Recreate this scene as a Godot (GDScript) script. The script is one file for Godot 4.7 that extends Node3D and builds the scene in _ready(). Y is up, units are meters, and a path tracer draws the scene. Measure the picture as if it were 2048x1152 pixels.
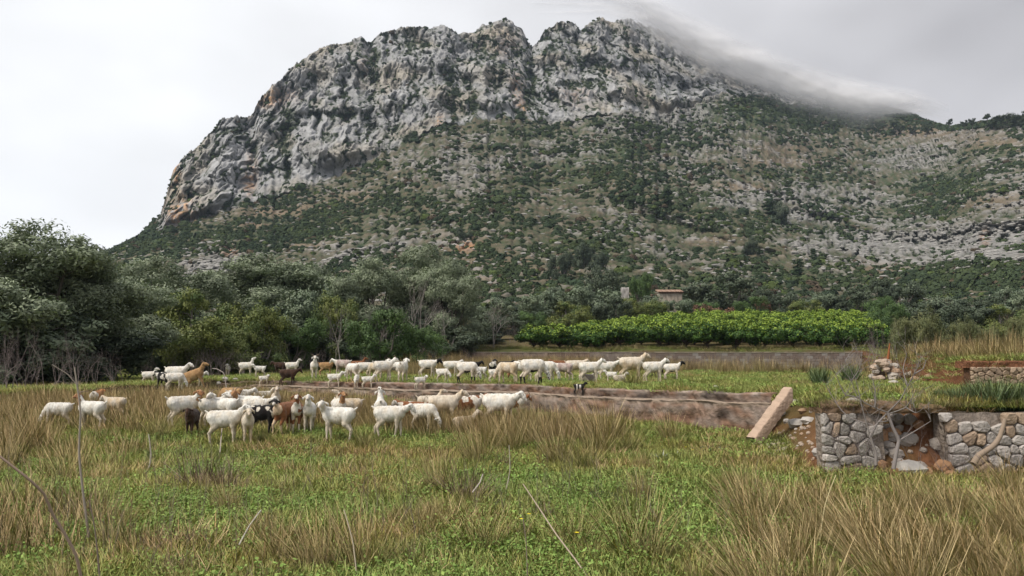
extends Node3D
# A herd of goats on a terraced field below a limestone mountain, overcast daylight.
const F := 1490.0                       # focal length in photograph pixels (2048 wide)
const EYE := Vector3(0, 1.86, 0)
const PITCH := 0.0977
var cp := cos(PITCH)
var sp := sin(PITCH)
var rng := RandomNumberGenerator.new()
var names := {}
var na: FastNoiseLite
var nb: FastNoiseLite
var lineA := PackedVector2Array()       # top edge of the concrete retaining wall: x, z
var MAT := {}

func _ready():
	rng.seed = 4711
	# ---- camera, sky, sun, exposure, air
	var cam := Camera3D.new()
	cam.name = "camera"
	cam.position = EYE
	cam.rotation.x = PITCH
	cam.fov = rad_to_deg(2.0 * atan(576.0 / F))
	cam.near = 0.1
	cam.far = 6000.0
	add_child(cam)
	cam.current = true
	var env := Environment.new()
	env.background_mode = Environment.BG_SKY
	env.tonemap_mode = Environment.TONE_MAPPER_LINEAR
	env.tonemap_exposure = 2.1
	env.sdfgi_enabled = true
	env.ssao_enabled = true
	env.ssil_enabled = true
	env.fog_enabled = true
	env.fog_density = 0.00013
	env.fog_light_color = Color(0.82, 0.9, 1.0)
	env.volumetric_fog_enabled = true
	env.volumetric_fog_density = 0.0
	var pano := PanoramaSkyMaterial.new()
	pano.panorama = make_sky()
	var sky := Sky.new()
	sky.sky_material = pano
	env.sky = sky
	env.background_energy_multiplier = 1.0
	var we := WorldEnvironment.new()
	we.name = "world_environment"
	we.environment = env
	add_child(we)
	var sun := DirectionalLight3D.new()
	sun.name = "sun"
	sun.light_energy = 0.5
	sun.light_color = Color(1.0, 0.965, 0.91)
	sun.light_angular_distance = 16.0
	sun.shadow_enabled = true
	sun.rotation = Vector3(deg_to_rad(-52), deg_to_rad(-58), 0)
	add_child(sun)
	# ---- noises, materials, then the land
	na = noise(11, 1.0, FastNoiseLite.TYPE_SIMPLEX_SMOOTH, 3)
	nb = noise(23, 1.0, FastNoiseLite.TYPE_SIMPLEX_SMOOTH, 1)
	make_materials()
	make_lines()
	build_ground()
	build_mountain()
	build_clouds()
	build_walls()
	build_trees()
	build_orchard()
	build_goats()
	build_field()
	build_details()

# ------------------------------------------------------------------ helpers
func noise(s: int, freq: float, type: int, oct: int) -> FastNoiseLite:
	var n := FastNoiseLite.new()
	n.seed = s
	n.frequency = freq
	n.noise_type = type
	n.fractal_type = FastNoiseLite.FRACTAL_FBM if oct > 1 else FastNoiseLite.FRACTAL_NONE
	n.fractal_octaves = oct
	return n

func numbered(s: String) -> String:
	var k: int = names.get(s, 0)
	names[s] = k + 1
	return s if k == 0 else "%s_%03d" % [s, k]

func thing(called: String, label: String, category: String, at := Vector3.ZERO, group := "") -> Node3D:
	var o := Node3D.new()
	o.name = numbered(called)
	o.position = at
	add_child(o)
	tag(o, label, category, group)
	return o

func tag(o: Node, label: String, category := "", group := "", kind := "") -> void:
	if label: o.set_meta("label", label)
	if category: o.set_meta("category", category)
	if group: o.set_meta("group", group)
	if kind: o.set_meta("kind", kind)

func obj(called: String, mesh: Mesh, mat: Material, parent: Node = self) -> MeshInstance3D:
	var o := MeshInstance3D.new()
	o.name = numbered(called) if parent == self else called
	o.mesh = mesh
	o.material_override = mat
	parent.add_child(o, true)
	return o

func copy_of(o: Node3D, label: String, at: Vector3, turn: float, size := 1.0) -> Node3D:
	var c: Node3D = o.duplicate()
	var base := String(o.name)
	var cut := base.length() - 4
	if cut > 0 and base[cut] == "_" and base.substr(cut + 1).is_valid_int():
		base = base.substr(0, cut)
	c.name = numbered(base)
	add_child(c)
	c.position = at
	c.rotation = Vector3(0, turn, 0)
	c.scale = Vector3(size, size, size)
	if label: c.set_meta("label", label)
	return c

func ray(px: float, py: float) -> Vector3:      # a pixel's direction, one metre deep
	var x := (px - 1024.0) / F
	var y := (576.0 - py) / F
	var w := cp - y * sp
	return Vector3(x / w, (y * cp + sp) / w, -1.0)

func at_depth(px: float, py: float, d: float) -> Vector3:
	return EYE + ray(px, py) * d

func at_height(px: float, py: float, h: float) -> Vector3:
	var r := ray(px, py)
	return EYE + r * ((h - EYE.y) / r.y)

func pick(px: float, py: float, from := 3.0) -> Vector3:        # where a pixel's sight line meets the land
	var r := ray(px, py)
	var d := from
	while d < 140.0:
		var p := EYE + r * d
		if p.y < gh(p.x, p.z):
			break
		d += 0.12 + d * 0.004
	var p := EYE + r * d
	return Vector3(p.x, gh(p.x, p.z), p.z)

func on_ground(px: float, d: float) -> Vector3:
	var x := (px - 1024.0) / F * d
	return Vector3(x, gh(x, -d), -d)

func curve_y(c: PackedVector2Array, x: float) -> float:
	if x <= c[0].x: return c[0].y
	for i in range(1, c.size()):
		if x <= c[i].x:
			var t := (x - c[i - 1].x) / (c[i].x - c[i - 1].x)
			return lerpf(c[i - 1].y, c[i].y, t)
	return c[c.size() - 1].y

func pts(a: Array) -> PackedVector2Array:
	var out := PackedVector2Array()
	for i in range(0, a.size(), 2):
		out.append(Vector2(a[i], a[i + 1]))
	return out

class MB:
	var v := PackedVector3Array()
	var n := PackedVector3Array()
	var c := PackedColorArray()
	var ix := PackedInt32Array()
	func vert(p: Vector3, nn: Vector3, col: Color) -> int:
		v.append(p)
		n.append(nn)
		c.append(col)
		return v.size() - 1
	func tri(a: Vector3, b: Vector3, d: Vector3, col: Color) -> void:     # flat, clockwise seen from the front
		var nn := (d - a).cross(b - a).normalized()
		var k := v.size()
		v.append(a); v.append(b); v.append(d)
		n.append(nn); n.append(nn); n.append(nn)
		c.append(col); c.append(col); c.append(col)
		ix.append(k); ix.append(k + 1); ix.append(k + 2)
	func quad(a: Vector3, b: Vector3, d: Vector3, e: Vector3, col: Color) -> void:
		tri(a, b, d, col)
		tri(a, d, e, col)
	func mesh() -> ArrayMesh:
		var m := ArrayMesh.new()
		if v.is_empty():
			return m
		var a := []
		a.resize(Mesh.ARRAY_MAX)
		a[Mesh.ARRAY_VERTEX] = v
		a[Mesh.ARRAY_NORMAL] = n
		a[Mesh.ARRAY_COLOR] = c
		a[Mesh.ARRAY_INDEX] = ix
		m.add_surface_from_arrays(Mesh.PRIMITIVE_TRIANGLES, a)
		return m
	func tube(p: PackedVector3Array, r: PackedFloat32Array, sides: int, col: Color, tip := Color(-1, 0, 0)) -> void:
		var first := v.size()
		var side := Vector3(0.31, 0.2, 0.93)
		for i in p.size():
			var t: Vector3 = (p[mini(i + 1, p.size() - 1)] - p[maxi(i - 1, 0)]).normalized()
			side = (side - t * side.dot(t))
			if side.length() < 0.05:
				side = t.cross(Vector3(0.7, 0.1, 0.7))
			side = side.normalized()
			var other := t.cross(side)
			var cc := col if tip.r < 0.0 else col.lerp(tip, float(i) / maxi(1, p.size() - 1))
			for k in sides:
				var a := TAU * k / sides
				var d := side * cos(a) + other * sin(a)
				v.append(p[i] + d * r[i])
				n.append(d)
				c.append(cc)
		for i in p.size() - 1:
			for k in sides:
				var a := first + i * sides + k
				var b := first + i * sides + (k + 1) % sides
				ix.append(a); ix.append(a + sides); ix.append(b)
				ix.append(b); ix.append(a + sides); ix.append(b + sides)
	func grid(p: PackedVector3Array, cols: PackedColorArray, w: int, h: int) -> void:   # smooth sheet; rows run away from the viewer or up, columns to the right
		var first := v.size()
		v.append_array(p)
		c.append_array(cols)
		var nn := PackedVector3Array()
		nn.resize(w * h)
		for j in h:
			for i in w:
				var l := p[j * w + maxi(i - 1, 0)]
				var rr := p[j * w + mini(i + 1, w - 1)]
				var d := p[maxi(j - 1, 0) * w + i]
				var u := p[mini(j + 1, h - 1) * w + i]
				nn[j * w + i] = (rr - l).cross(u - d).normalized()
		n.append_array(nn)
		var k := ix.size()
		ix.resize(k + (w - 1) * (h - 1) * 6)
		for j in h - 1:
			for i in w - 1:
				var a := first + j * w + i
				ix[k] = a; ix[k + 1] = a + w; ix[k + 2] = a + 1
				ix[k + 3] = a + 1; ix[k + 4] = a + w; ix[k + 5] = a + w + 1
				k += 6

func vmat(rough := 0.9, back := Color(0, 0, 0), spec := 0.3) -> StandardMaterial3D:
	var m := StandardMaterial3D.new()
	m.vertex_color_use_as_albedo = true
	m.roughness = rough
	m.metallic_specular = spec
	if back.r + back.g + back.b > 0.0:
		m.backlight_enabled = true
		m.backlight = back
	return m

func bumped(m: StandardMaterial3D, s: int, freq: float, scale_cm: float, per_m: float, kind := FastNoiseLite.TYPE_SIMPLEX_SMOOTH) -> StandardMaterial3D:
	var t := NoiseTexture2D.new()
	t.width = 512
	t.height = 512
	t.seamless = true
	t.noise = noise(s, freq, kind, 5)
	m.heightmap_enabled = true
	m.heightmap_texture = t
	m.heightmap_scale = scale_cm
	m.uv1_triplanar = true
	m.uv1_world_triplanar = true
	m.uv1_scale = Vector3(per_m, per_m, per_m)
	return m

func make_materials() -> void:
	MAT.leaf = vmat(0.62, Color(0.35, 0.42, 0.2), 0.4)
	MAT.grass = vmat(0.7, Color(0.35, 0.4, 0.2), 0.3)
	MAT.bark = vmat(0.95)
	MAT.soil = bumped(vmat(0.97, Color(0, 0, 0), 0.15), 5, 0.02, 5.0, 0.7)
	MAT.rock = bumped(vmat(0.93, Color(0, 0, 0), 0.2), 6, 0.012, 4.0, 0.9)
	MAT.cliff = bumped(vmat(0.95, Color(0, 0, 0), 0.15), 7, 0.02, 110.0, 0.03)
	MAT.stone = bumped(vmat(0.9, Color(0, 0, 0), 0.25), 8, 0.02, 1.6, 1.6)
	MAT.concrete = bumped(vmat(0.92, Color(0, 0, 0), 0.25), 9, 0.02, 2.2, 1.1)
	MAT.coat = vmat(0.85, Color(0, 0, 0), 0.2)
	bumped(MAT.coat, 12, 0.03, 1.2, 3.0)
	MAT.coat.uv1_world_triplanar = false
	MAT.coat.rim_enabled = true
	MAT.coat.rim = 0.35
	MAT.horn = vmat(0.55)
	MAT.cloud = vmat(1.0, Color(0.5, 0.5, 0.5), 0.0)
	MAT.cloud.transparency = BaseMaterial3D.TRANSPARENCY_ALPHA
	MAT.cloud.cull_mode = BaseMaterial3D.CULL_DISABLED
	MAT.shrub = vmat(0.8, Color(0.12, 0.16, 0.06), 0.2)

func make_sky() -> ImageTexture:
	var w := 768
	var h := 384
	var im := Image.create(w, h, false, Image.FORMAT_RGBF)
	var n1 := noise(3, 1.3, FastNoiseLite.TYPE_SIMPLEX_SMOOTH, 5)
	var n2 := noise(9, 3.1, FastNoiseLite.TYPE_SIMPLEX_SMOOTH, 4)
	for j in h:
		var e := (0.5 - (j + 0.5) / h) * PI
		for i in w:
			var a := ((i + 0.5) / w - 0.5) * TAU
			var d := Vector3(-sin(a) * cos(e), sin(e), cos(a) * cos(e))
			var k := clampf(0.44 + 0.85 * d.x, 0.0, 1.0)       # bright to the left, heavy cloud to the right
			k = k * k * (3.0 - 2.0 * k)
			var s := n1.get_noise_3d(d.x * 1.2, d.y * 2.2, d.z * 1.2)
			var s2 := n2.get_noise_3d(d.x, d.y * 2.6, d.z)
			var l := lerpf(0.475, 0.282, k) + (s * 0.1 + s2 * 0.045)
			var grey := Color(0.985, 1.0, 1.025).lerp(Color(1.0, 0.99, 1.035), k)
			if e < 0.0:
				l = lerpf(l, 0.2, clampf(-e * 6.0, 0.0, 1.0))
			im.set_pixel(i, j, Color(grey.r * l, grey.g * l, grey.b * l))
	return ImageTexture.create_from_image(im)

# ------------------------------------------------------------------ land
func make_lines() -> void:
	var raw := [[-500, 806, 0.95], [175, 787, 0.95], [308, 779, 0.95], [430, 768, 1.0], [500, 760.5, 1.1], [601, 763, 1.1], [758, 766, 1.1], [924, 768, 1.1], [1018, 770, 1.1], [1130, 774.5, 1.1], [1195, 778, 1.1], [1324, 781, 1.1], [1418, 785, 1.1], [1543, 789, 1.1]]
	for q in raw:
		var p := at_height(q[0], q[1], q[2])
		lineA.append(Vector2(p.x, p.z))

func sstep(a: float, b: float, x: float) -> float:
	var t := clampf((x - a) / (b - a), 0.0, 1.0)
	return t * t * (3.0 - 2.0 * t)

func zA(x: float) -> float:
	return curve_y(lineA, x)

func high2(z: float) -> float:
	return 1.87 + maxf(0.0, -z - 21.0) * 0.021 + maxf(0.0, -z - 51.0) * 0.068

func xl2(z: float) -> float:                # left edge of the second terrace, in front of the block wall
	if z > -21.0: return 12.8
	if z > -29.0: return lerpf(12.8, 14.6, (-z - 21.0) / 8.0)
	return lerpf(14.6, 24.0, (-z - 29.0) / 22.0)

func breach(x: float) -> float:
	return sstep(5.75, 6.15, x) * (1.0 - sstep(6.9, 7.3, x))

func gh(x: float, z: float) -> float:
	var f := nb.get_noise_2d(x * 0.35, z * 0.35) * 0.05 + na.get_noise_2d(x * 0.06, z * 0.06) * 0.1 * sstep(-4.0, -12.0, z) * (1.0 - sstep(-14.0, -11.0, z) * sstep(3.0, 5.0, x))
	if z > -9.0:
		return f
	f += lerpf(0.62, 0.3, sstep(-9.0, -1.0, x)) * sstep(-13.5, -20.5, z)
	var t1 := lerpf(0.95, 1.1, sstep(-16.0, -11.0, x)) + nb.get_noise_2d(x * 0.5 + 40.0, z * 0.5) * 0.05 + maxf(0.0, -z - 25.0) * 0.005
	var m := 0.0
	if x < 6.2:
		var d := zA(x) - z
		m = sstep(-0.02, 0.36, d)
		if x > 5.6:
			m *= 1.0 - sstep(5.7, 6.1, x)
	if x > 4.5:
		var b := breach(x)
		var mb := sstep(12.5 - 0.5 * b, 12.9 + 0.75 * b, -z)
		var xs := 5.05 + clampf((-z - 12.4) / 4.0, 0.0, 1.0) * 0.55
		mb *= sstep(xs, xs + 0.3 + clampf((-z - 12.6) / 2.0, 0.0, 1.0) * 1.4, x)
		m = maxf(m, mb)
	f = lerpf(f, t1, m)
	if z < -20.0:
		var m2 := 0.0
		if x < -3.0:
			m2 = sstep(42.0, 58.0, -z)
		else:
			m2 = sstep(50.95, 51.3, -z)
		if x > 12.0:
			var l := xl2(z)
			m2 = maxf(m2, sstep(l - 0.1, l + (0.9 if z < -22.5 else 0.35), x) * sstep(21.05, 21.4, -z))
		f = lerpf(f, high2(z) + nb.get_noise_2d(x * 0.2, z * 0.2) * 0.12, m2)
	return f

func build_ground() -> void:
	var xs := PackedFloat32Array()
	var zs := PackedFloat32Array()
	var s := 0.22
	var x := 0.0
	while x < 1050.0:
		xs.append(x)
		if x > 17.0: s *= 1.13
		x += s
	var all := PackedFloat32Array()
	for k in range(xs.size() - 1, 0, -1): all.append(-xs[k])
	all.append_array(xs)
	var z := 500.0
	for k in 30:
		zs.append(z)
		z *= 0.74
	z = 0.3
	s = 0.22
	while z > -1250.0:
		zs.append(z)
		if z < -32.0 and (z > -49.0 or z < -53.0): s = minf(s * (1.07 if z > -130.0 else 1.2), 400.0) if z < -53.0 else minf(s * 1.06, 0.9)
		if z <= -49.0 and z >= -53.0: s = 0.25
		z -= s
	var w := all.size()
	var h := zs.size()
	var p := PackedVector3Array()
	var c := PackedColorArray()
	p.resize(w * h)
	c.resize(w * h)
	for j in h:
		for i in w:
			var xx := all[i]
			var zz := zs[j]
			var y := gh(xx, maxf(zz, -160.0))
			p[j * w + i] = Vector3(xx, y, zz)
			var g := na.get_noise_2d(xx * 0.9, zz * 0.9)
			var col := Color(0.13, 0.11, 0.055).lerp(Color(0.1, 0.125, 0.04), clampf(0.5 + g * 1.2, 0, 1))
			var red := Color(0.165, 0.078, 0.042) if xx > 4.0 else Color(0.085, 0.062, 0.04)
			var slope := absf(gh(xx + 0.25, maxf(zz, -160.0)) - y) + absf(gh(xx, maxf(zz, -160.0) - 0.25) - y) if zz < -9.0 and zz > -60.0 and absf(xx) < 40.0 else 0.0
			var k := clampf(slope * 4.0 - 0.15, 0.0, 1.0)
			if zz < -12.2 and zz > -16.6 and xx > 5.0 and xx < 7.6: k = maxf(k, 0.75 * sstep(-0.25, 0.35, g + 0.1))
			if zz < -20.0 and zz > -52.0 and absf(xx - xl2(zz)) < 1.3 and xx > 12.0: k = maxf(k, 0.8)
			col = col.lerp(red * (0.75 + 0.5 * absf(g)), k)
			if zz < -53.0: col = col.lerp(Color(0.13, 0.092, 0.055), 0.6)
			c[j * w + i] = col
	var m := MB.new()
	m.grid(p, c, w, h)
	tag(obj("ground", m.mesh(), MAT.soil), "grassy terraced field floor running back to the foot of the mountain", "", "", "structure")
# ------------------------------------------------------------------ mountain
func blob(list: Array, x: float, y: float) -> float:
	var s := 0.0
	for b in list:
		var u: float = (x - b[0]) / b[2]
		var w: float = (y - b[1]) / b[3]
		var q := u * u + w * w
		if q < 4.0:
			s += b[4] * exp(-q)
	return s

var shrub_spots: Array[Vector3] = []
var shrub_tone := PackedFloat32Array()
var shrub_cliff := PackedByteArray()
var rock_spots: Array[Vector3] = []
var slope_probe: Array[Vector3] = []      # pixel and depth of a sparse set of slope points, to stand trees on

func build_mountain() -> void:
	var ridge := pts([-700, 668, -200, 640, 60, 560, 170, 524, 230, 497, 288, 470, 298, 452, 322, 424, 333, 388, 345, 345, 362, 320, 400, 290, 412, 276, 440, 240, 462, 230, 490, 237, 508, 224, 520, 195, 560, 158, 590, 130, 622, 106, 660, 89, 700, 82, 722, 72, 738, 86, 760, 68, 800, 55, 850, 52, 890, 53, 920, 66, 940, 66, 962, 52, 990, 42, 1020, 43, 1046, 60, 1062, 97, 1076, 82, 1095, 55, 1120, 41, 1145, 49, 1165, 58, 1182, 42, 1200, 35, 1220, 44, 1240, 40, 1270, 42, 1310, 58, 1400, 88, 1500, 122, 1600, 158, 1660, 186, 1720, 204, 1790, 218, 1850, 240, 1895, 254, 1950, 247, 2000, 240, 2060, 232, 2300, 215, 2800, 240])
	var base := pts([-700, 676, -200, 646, 170, 529, 230, 502, 285, 476, 300, 468, 350, 456, 420, 428, 500, 404, 560, 388, 640, 360, 700, 340, 760, 312, 800, 290, 830, 270, 880, 254, 930, 240, 1000, 234, 1060, 238, 1100, 246, 1150, 236, 1200, 228, 1250, 224, 1330, 222, 1400, 205, 1450, 182, 1500, 190, 1560, 198, 1640, 212, 1700, 222, 1800, 236, 1895, 262, 2060, 246, 2300, 230, 2800, 250])
	var dbase := pts([-700, 260, 60, 300, 290, 370, 420, 390, 700, 430, 1000, 460, 1250, 480, 1450, 560, 1640, 640, 1760, 660, 1880, 560, 1960, 470, 2060, 430, 2800, 420])
	var thick := pts([-700, 16, 260, 20, 300, 50, 420, 80, 600, 110, 1000, 125, 1300, 150, 1500, 120, 1800, 70, 1900, 20, 2800, 20])
	var rock_blobs := [[450, 530, 75, 34, 0.95], [420, 560, 40, 25, 0.6], [690, 515, 60, 26, 0.7], [800, 490, 60, 14, 0.5], [1300, 190, 110, 45, 0.9], [1370, 215, 70, 30, 0.7], [1230, 250, 40, 30, 0.7], [1150, 300, 110, 40, 0.45], [920, 330, 110, 60, 0.5], [1440, 290, 90, 60, 0.3], [1350, 270, 60, 60, 0.35], [1600, 390, 140, 22, 0.5], [1720, 420, 130, 30, 0.45], [1850, 480, 160, 34, 0.7], [1980, 505, 100, 38, 0.85], [1820, 320, 60, 30, 0.6], [1980, 340, 120, 60, 0.3], [2040, 420, 80, 40, 0.4], [1600, 440, 60, 20, 0.5], [1480, 410, 60, 14, 0.5], [1560, 165, 60, 30, 0.5], [1640, 195, 40, 20, 0.5], [930, 495, 22, 12, 0.7], [620, 350, 60, 40, 0.4], [1700, 490, 90, 30, 0.45], [1250, 470, 120, 30, 0.25]]
	var green_blobs := [[1560, 225, 170, 22, 1.0], [1720, 245, 90, 20, 0.9], [1320, 255, 160, 16, 0.6], [1250, 300, 90, 22, 0.8], [1180, 345, 90, 24, 0.7], [1050, 265, 60, 14, 0.6], [420, 470, 160, 16, 0.7], [300, 495, 110, 14, 0.9], [650, 430, 120, 20, 0.6], [520, 400, 60, 8, 0.4], [1900, 375, 80, 26, 1.0], [1980, 300, 90, 12, 0.8], [1850, 420, 70, 14, 0.8], [1450, 455, 160, 24, 0.5], [1180, 500, 90, 26, 0.7], [1660, 560, 300, 24, 0.5], [600, 470, 120, 22, 0.5], [1380, 400, 90, 22, 0.5], [1640, 350, 110, 22, 0.45], [1480, 215, 80, 14, 0.5], [1950, 560, 140, 20, 0.9], [760, 400, 90, 18, 0.4]]
	var tan_blobs := [[545, 425, 60, 9, 0.9], [620, 418, 40, 8, 0.7], [510, 452, 30, 6, 0.8], [620, 492, 50, 8, 0.7], [720, 395, 60, 12, 0.5], [1480, 375, 60, 8, 0.7], [1560, 325, 90, 10, 0.6], [1830, 265, 120, 14, 0.6], [1980, 290, 90, 16, 0.6], [1990, 400, 70, 22, 0.6], [1430, 480, 40, 8, 0.7], [1560, 300, 80, 10, 0.4], [1760, 540, 60, 12, 0.6], [900, 570, 120, 22, 0.5], [1000, 530, 90, 20, 0.4]]
	var orange_blobs := [[360, 425, 26, 26, 1.0], [352, 350, 9, 22, 0.9], [535, 205, 26, 12, 0.7], [560, 190, 40, 16, 0.35], [497, 370, 12, 20, 0.9], [505, 330, 12, 30, 0.4], [1035, 175, 14, 30, 0.5], [1045, 215, 10, 14, 0.9], [1010, 90, 30, 30, 0.25], [880, 245, 8, 14, 0.7], [935, 497, 24, 9, 1.0], [460, 503, 18, 10, 0.8], [1970, 480, 8, 14, 0.8], [1150, 190, 30, 20, 0.3], [730, 130, 14, 20, 0.35]]
	var gully := [[905, 190, 14, 70, 1.0], [945, 215, 16, 40, 0.9], [985, 150, 14, 60, 0.5], [750, 140, 12, 60, 0.9], [570, 300, 14, 60, 0.9], [545, 340, 10, 40, 0.6], [835, 90, 34, 12, 0.7], [1060, 170, 12, 60, 0.9], [1150, 170, 50, 10, 0.8], [1100, 140, 14, 50, 0.5], [690, 190, 12, 50, 0.6], [470, 262, 26, 6, 0.9], [640, 232, 80, 7, 0.9], [960, 100, 22, 30, 0.6], [1200, 130, 20, 30, 0.5], [1260, 110, 24, 30, 0.5], [1000, 250, 60, 8, 0.8], [820, 275, 30, 8, 0.8]]
	var rib := noise(31, 1.0, FastNoiseLite.TYPE_SIMPLEX_SMOOTH, 3)
	rib.fractal_type = FastNoiseLite.FRACTAL_RIDGED
	var med := noise(37, 1.0, FastNoiseLite.TYPE_SIMPLEX_SMOOTH, 3)
	var cell := noise(41, 1.0, FastNoiseLite.TYPE_CELLULAR, 1)
	cell.cellular_return_type = FastNoiseLite.RETURN_DISTANCE
	var crack := noise(61, 1.0, FastNoiseLite.TYPE_CELLULAR, 1)
	crack.cellular_return_type = FastNoiseLite.RETURN_DISTANCE2_SUB
	var block := noise(61, 1.0, FastNoiseLite.TYPE_CELLULAR, 1)
	block.cellular_return_type = FastNoiseLite.RETURN_CELL_VALUE
	var spur := noise(43, 1.0, FastNoiseLite.TYPE_SIMPLEX_SMOOTH, 2)
	var fine := noise(47, 1.0, FastNoiseLite.TYPE_SIMPLEX, 2)
	var w := 1290
	var x0 := -420.0
	var dx := 2.1
	var rs := 150
	var rc := 130
	var rb := 9
	var h := rs + rc + rb
	var p := PackedVector3Array()
	var c := PackedColorArray()
	p.resize(w * h)
	c.resize(w * h)
	for i in w:
		var px := x0 + dx * i
		var ys := curve_y(ridge, px)
		var yc := curve_y(base, px)
		yc += (nb.get_noise_1d(px * 0.017) * 9.0 + nb.get_noise_1d(px * 0.07 + 50.0) * 4.5) * sstep(6.0, 40.0, yc - ys)
		var dc := curve_y(dbase, px)
		var dr := dc + curve_y(thick, px)
		var crest := 0.0
		for r in h:
			var q := Vector3.ZERO
			var col := Color.BLACK
			var k := r * w + i
			if r < rs:
				var s := float(r) / rs
				var py := lerpf(690.0, yc, s)
				var dd := 95.0 + (dc - 95.0) * pow(s, 1.1)
				var b := at_depth(px, py, dd)
				var rk := blob(rock_blobs, px, py)
				var band := 1.0 - absf(spur.get_noise_2d((b.x * 0.55 + b.y) * 0.03 + 90.0, (b.x - b.y * 0.55) * 0.008)) * 3.4
				rk += clampf(band, 0.0, 1.0) * 0.38 * sstep(1050.0, 1350.0, px) * sstep(0.1, 0.3, s)
				var gr := blob(green_blobs, px, py)
				var tn := blob(tan_blobs, px, py)
				var n1 := med.get_noise_3d(b.x * 0.045, b.y * 0.09, b.z * 0.03)
				var n2 := fine.get_noise_3d(b.x * 0.22, b.y * 0.3, b.z * 0.12)
				var ce := cell.get_noise_3d(b.x * 0.2, b.y * 0.3, b.z * 0.12) + 1.0
				var amp := sstep(0.0, 0.25, s)
				var sp_ := spur.get_noise_2d((b.x + b.y * 0.9) * 0.011, b.y * 0.006)
				var rock := clampf(rk * 1.3 + n1 * 1.5 + 0.12 - gr * 0.8, 0.0, 1.0) * 0.85
				rock *= clampf(0.4 + n2 * 2.2 + rk * 0.8, 0.0, 1.0)
				dd += amp * (1.0 - sstep(0.9, 1.0, s)) * (sp_ * 34.0 * sin(PI * minf(1.0, s)) + n1 * 6.0) - rock * (1.5 + 5.0 * rk) * (0.6 + ce)
				q = at_depth(px, py, dd)
				if r % 3 == 0 and i % 4 == 0: slope_probe.append(Vector3(px, py, dd))
				q.y += amp * (n2 * 0.7 + rock * (1.0 - ce) * 1.6)
				var soil := Color(0.1, 0.088, 0.066).lerp(Color(0.19, 0.152, 0.108), clampf(0.35 + n1 * 0.6 + n2 * 0.5 + tn, 0, 1))
				soil = soil.lerp(Color(0.062, 0.08, 0.044), clampf(0.5 + gr * 0.7 - n2 * 0.9 - tn * 1.2, 0, 1))
				var g := 0.75 + 0.55 * ce + n2 * 0.25
				col = soil.lerp(Color(0.255 * g, 0.252 * g, 0.25 * g), rock * 0.9)
				col = col.lerp(Color(0.4, 0.2, 0.09), clampf(blob(orange_blobs, px, py), 0, 1) * 0.8)
				var green := clampf(0.5 + gr * 0.7 - rk * 0.38 - tn * 0.75 + n1 * 0.7 - n2 * 0.6 - s * 0.08 + spur.get_noise_2d(b.x * 0.017 + 500.0, b.y * 0.03) * 0.75, 0.0, 1.0)
				if s > 0.05 and px > 100 and px < 2130 and rng.randf() < green * (0.18 + 0.3 * green) * (0.62 + 0.35 * s):
					shrub_spots.append(q)
					shrub_cliff.append(0)
					shrub_tone.append(clampf(0.5 + n1 + gr * 0.3 - s * 0.2, 0, 1))
				elif s > 0.06 and px > 100 and px < 2130 and rng.randf() < (0.02 + clampf(rk + n1 * 0.8 - 0.1, 0, 1) * 0.16):
					rock_spots.append(q)
			elif r < rs + rc:
				var t := float(r - rs) / (rc - 1)
				var py := lerpf(yc, ys, t)
				var cliffy := sstep(4.0, 60.0, yc - ys)
				var dd := lerpf(dc, dr, t + 0.05 * sin(t * 19.0 + px * 0.02))
				var b := at_depth(px, py, dd)
				var wx := fine.get_noise_2d(b.x * 0.06, b.y * 0.06) * 3.0
				var lean := b.x + b.y * 0.22 + wx
				var by := b.y + wx * 1.5
				var r1 := rib.get_noise_2d(lean * 0.016, b.y * 0.0045)
				var r2 := rib.get_noise_2d(lean * 0.05 + 77.0, b.y * 0.011)
				var m1 := med.get_noise_2d(lean * 0.1, b.y * 0.055)
				var c1 := crack.get_noise_2d(lean * 0.13, by * 0.055) + 1.0
				var c2 := crack.get_noise_2d(lean * 0.34 + 300.0, by * 0.15) + 1.0
				var v1 := block.get_noise_2d(lean * 0.13, by * 0.055)
				var v2 := block.get_noise_2d(lean * 0.34 + 300.0, by * 0.15)
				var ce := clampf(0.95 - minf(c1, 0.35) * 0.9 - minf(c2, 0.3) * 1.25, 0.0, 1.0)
				var f1 := fine.get_noise_2d(lean * 0.35, b.y * 0.22)
				var gu := blob(gully, px, py)
				var relief := r1 * 15.0 + r2 * 4.0 + m1 * 3.0 + v1 * 2.2 + v2 * 1.4 + minf(c1, 0.3) * 5.0 + minf(c2, 0.3) * 3.5 + f1 * 0.9 - gu * 9.0
				dd -= relief * cliffy * sstep(0.0, 0.16, t)
				q = at_depth(px, py, dd)
				q.y += (m1 * 1.6 + v1 * 1.0 + v2 * 0.8 + f1 * 0.6) * cliffy * (0.4 + 0.6 * t)
				var tone := 0.98 + m1 * 0.2 + f1 * 0.22 + v2 * 0.14 + v1 * 0.1
				col = Color(0.305 * tone, 0.307 * tone, 0.313 * tone)
				col = col.lerp(Color(0.31, 0.275, 0.22) * tone, clampf(0.02 + med.get_noise_2d(lean * 0.02 + 9.0, b.y * 0.02) * 1.4, 0, 0.7))
				col = col.lerp(Color(0.46, 0.26, 0.125) * tone, clampf(blob(orange_blobs, px, py) * (0.55 + f1), 0, 0.8))
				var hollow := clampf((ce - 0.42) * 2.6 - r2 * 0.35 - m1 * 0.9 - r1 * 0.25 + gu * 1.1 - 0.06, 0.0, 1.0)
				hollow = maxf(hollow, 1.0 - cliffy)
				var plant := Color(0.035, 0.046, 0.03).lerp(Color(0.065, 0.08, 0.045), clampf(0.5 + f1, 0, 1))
				col = col.lerp(plant, clampf(hollow * 1.5 - 0.12, 0, 0.92))  # crevice plants and the darkness of cracks and gullies, both put into the colour
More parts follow.
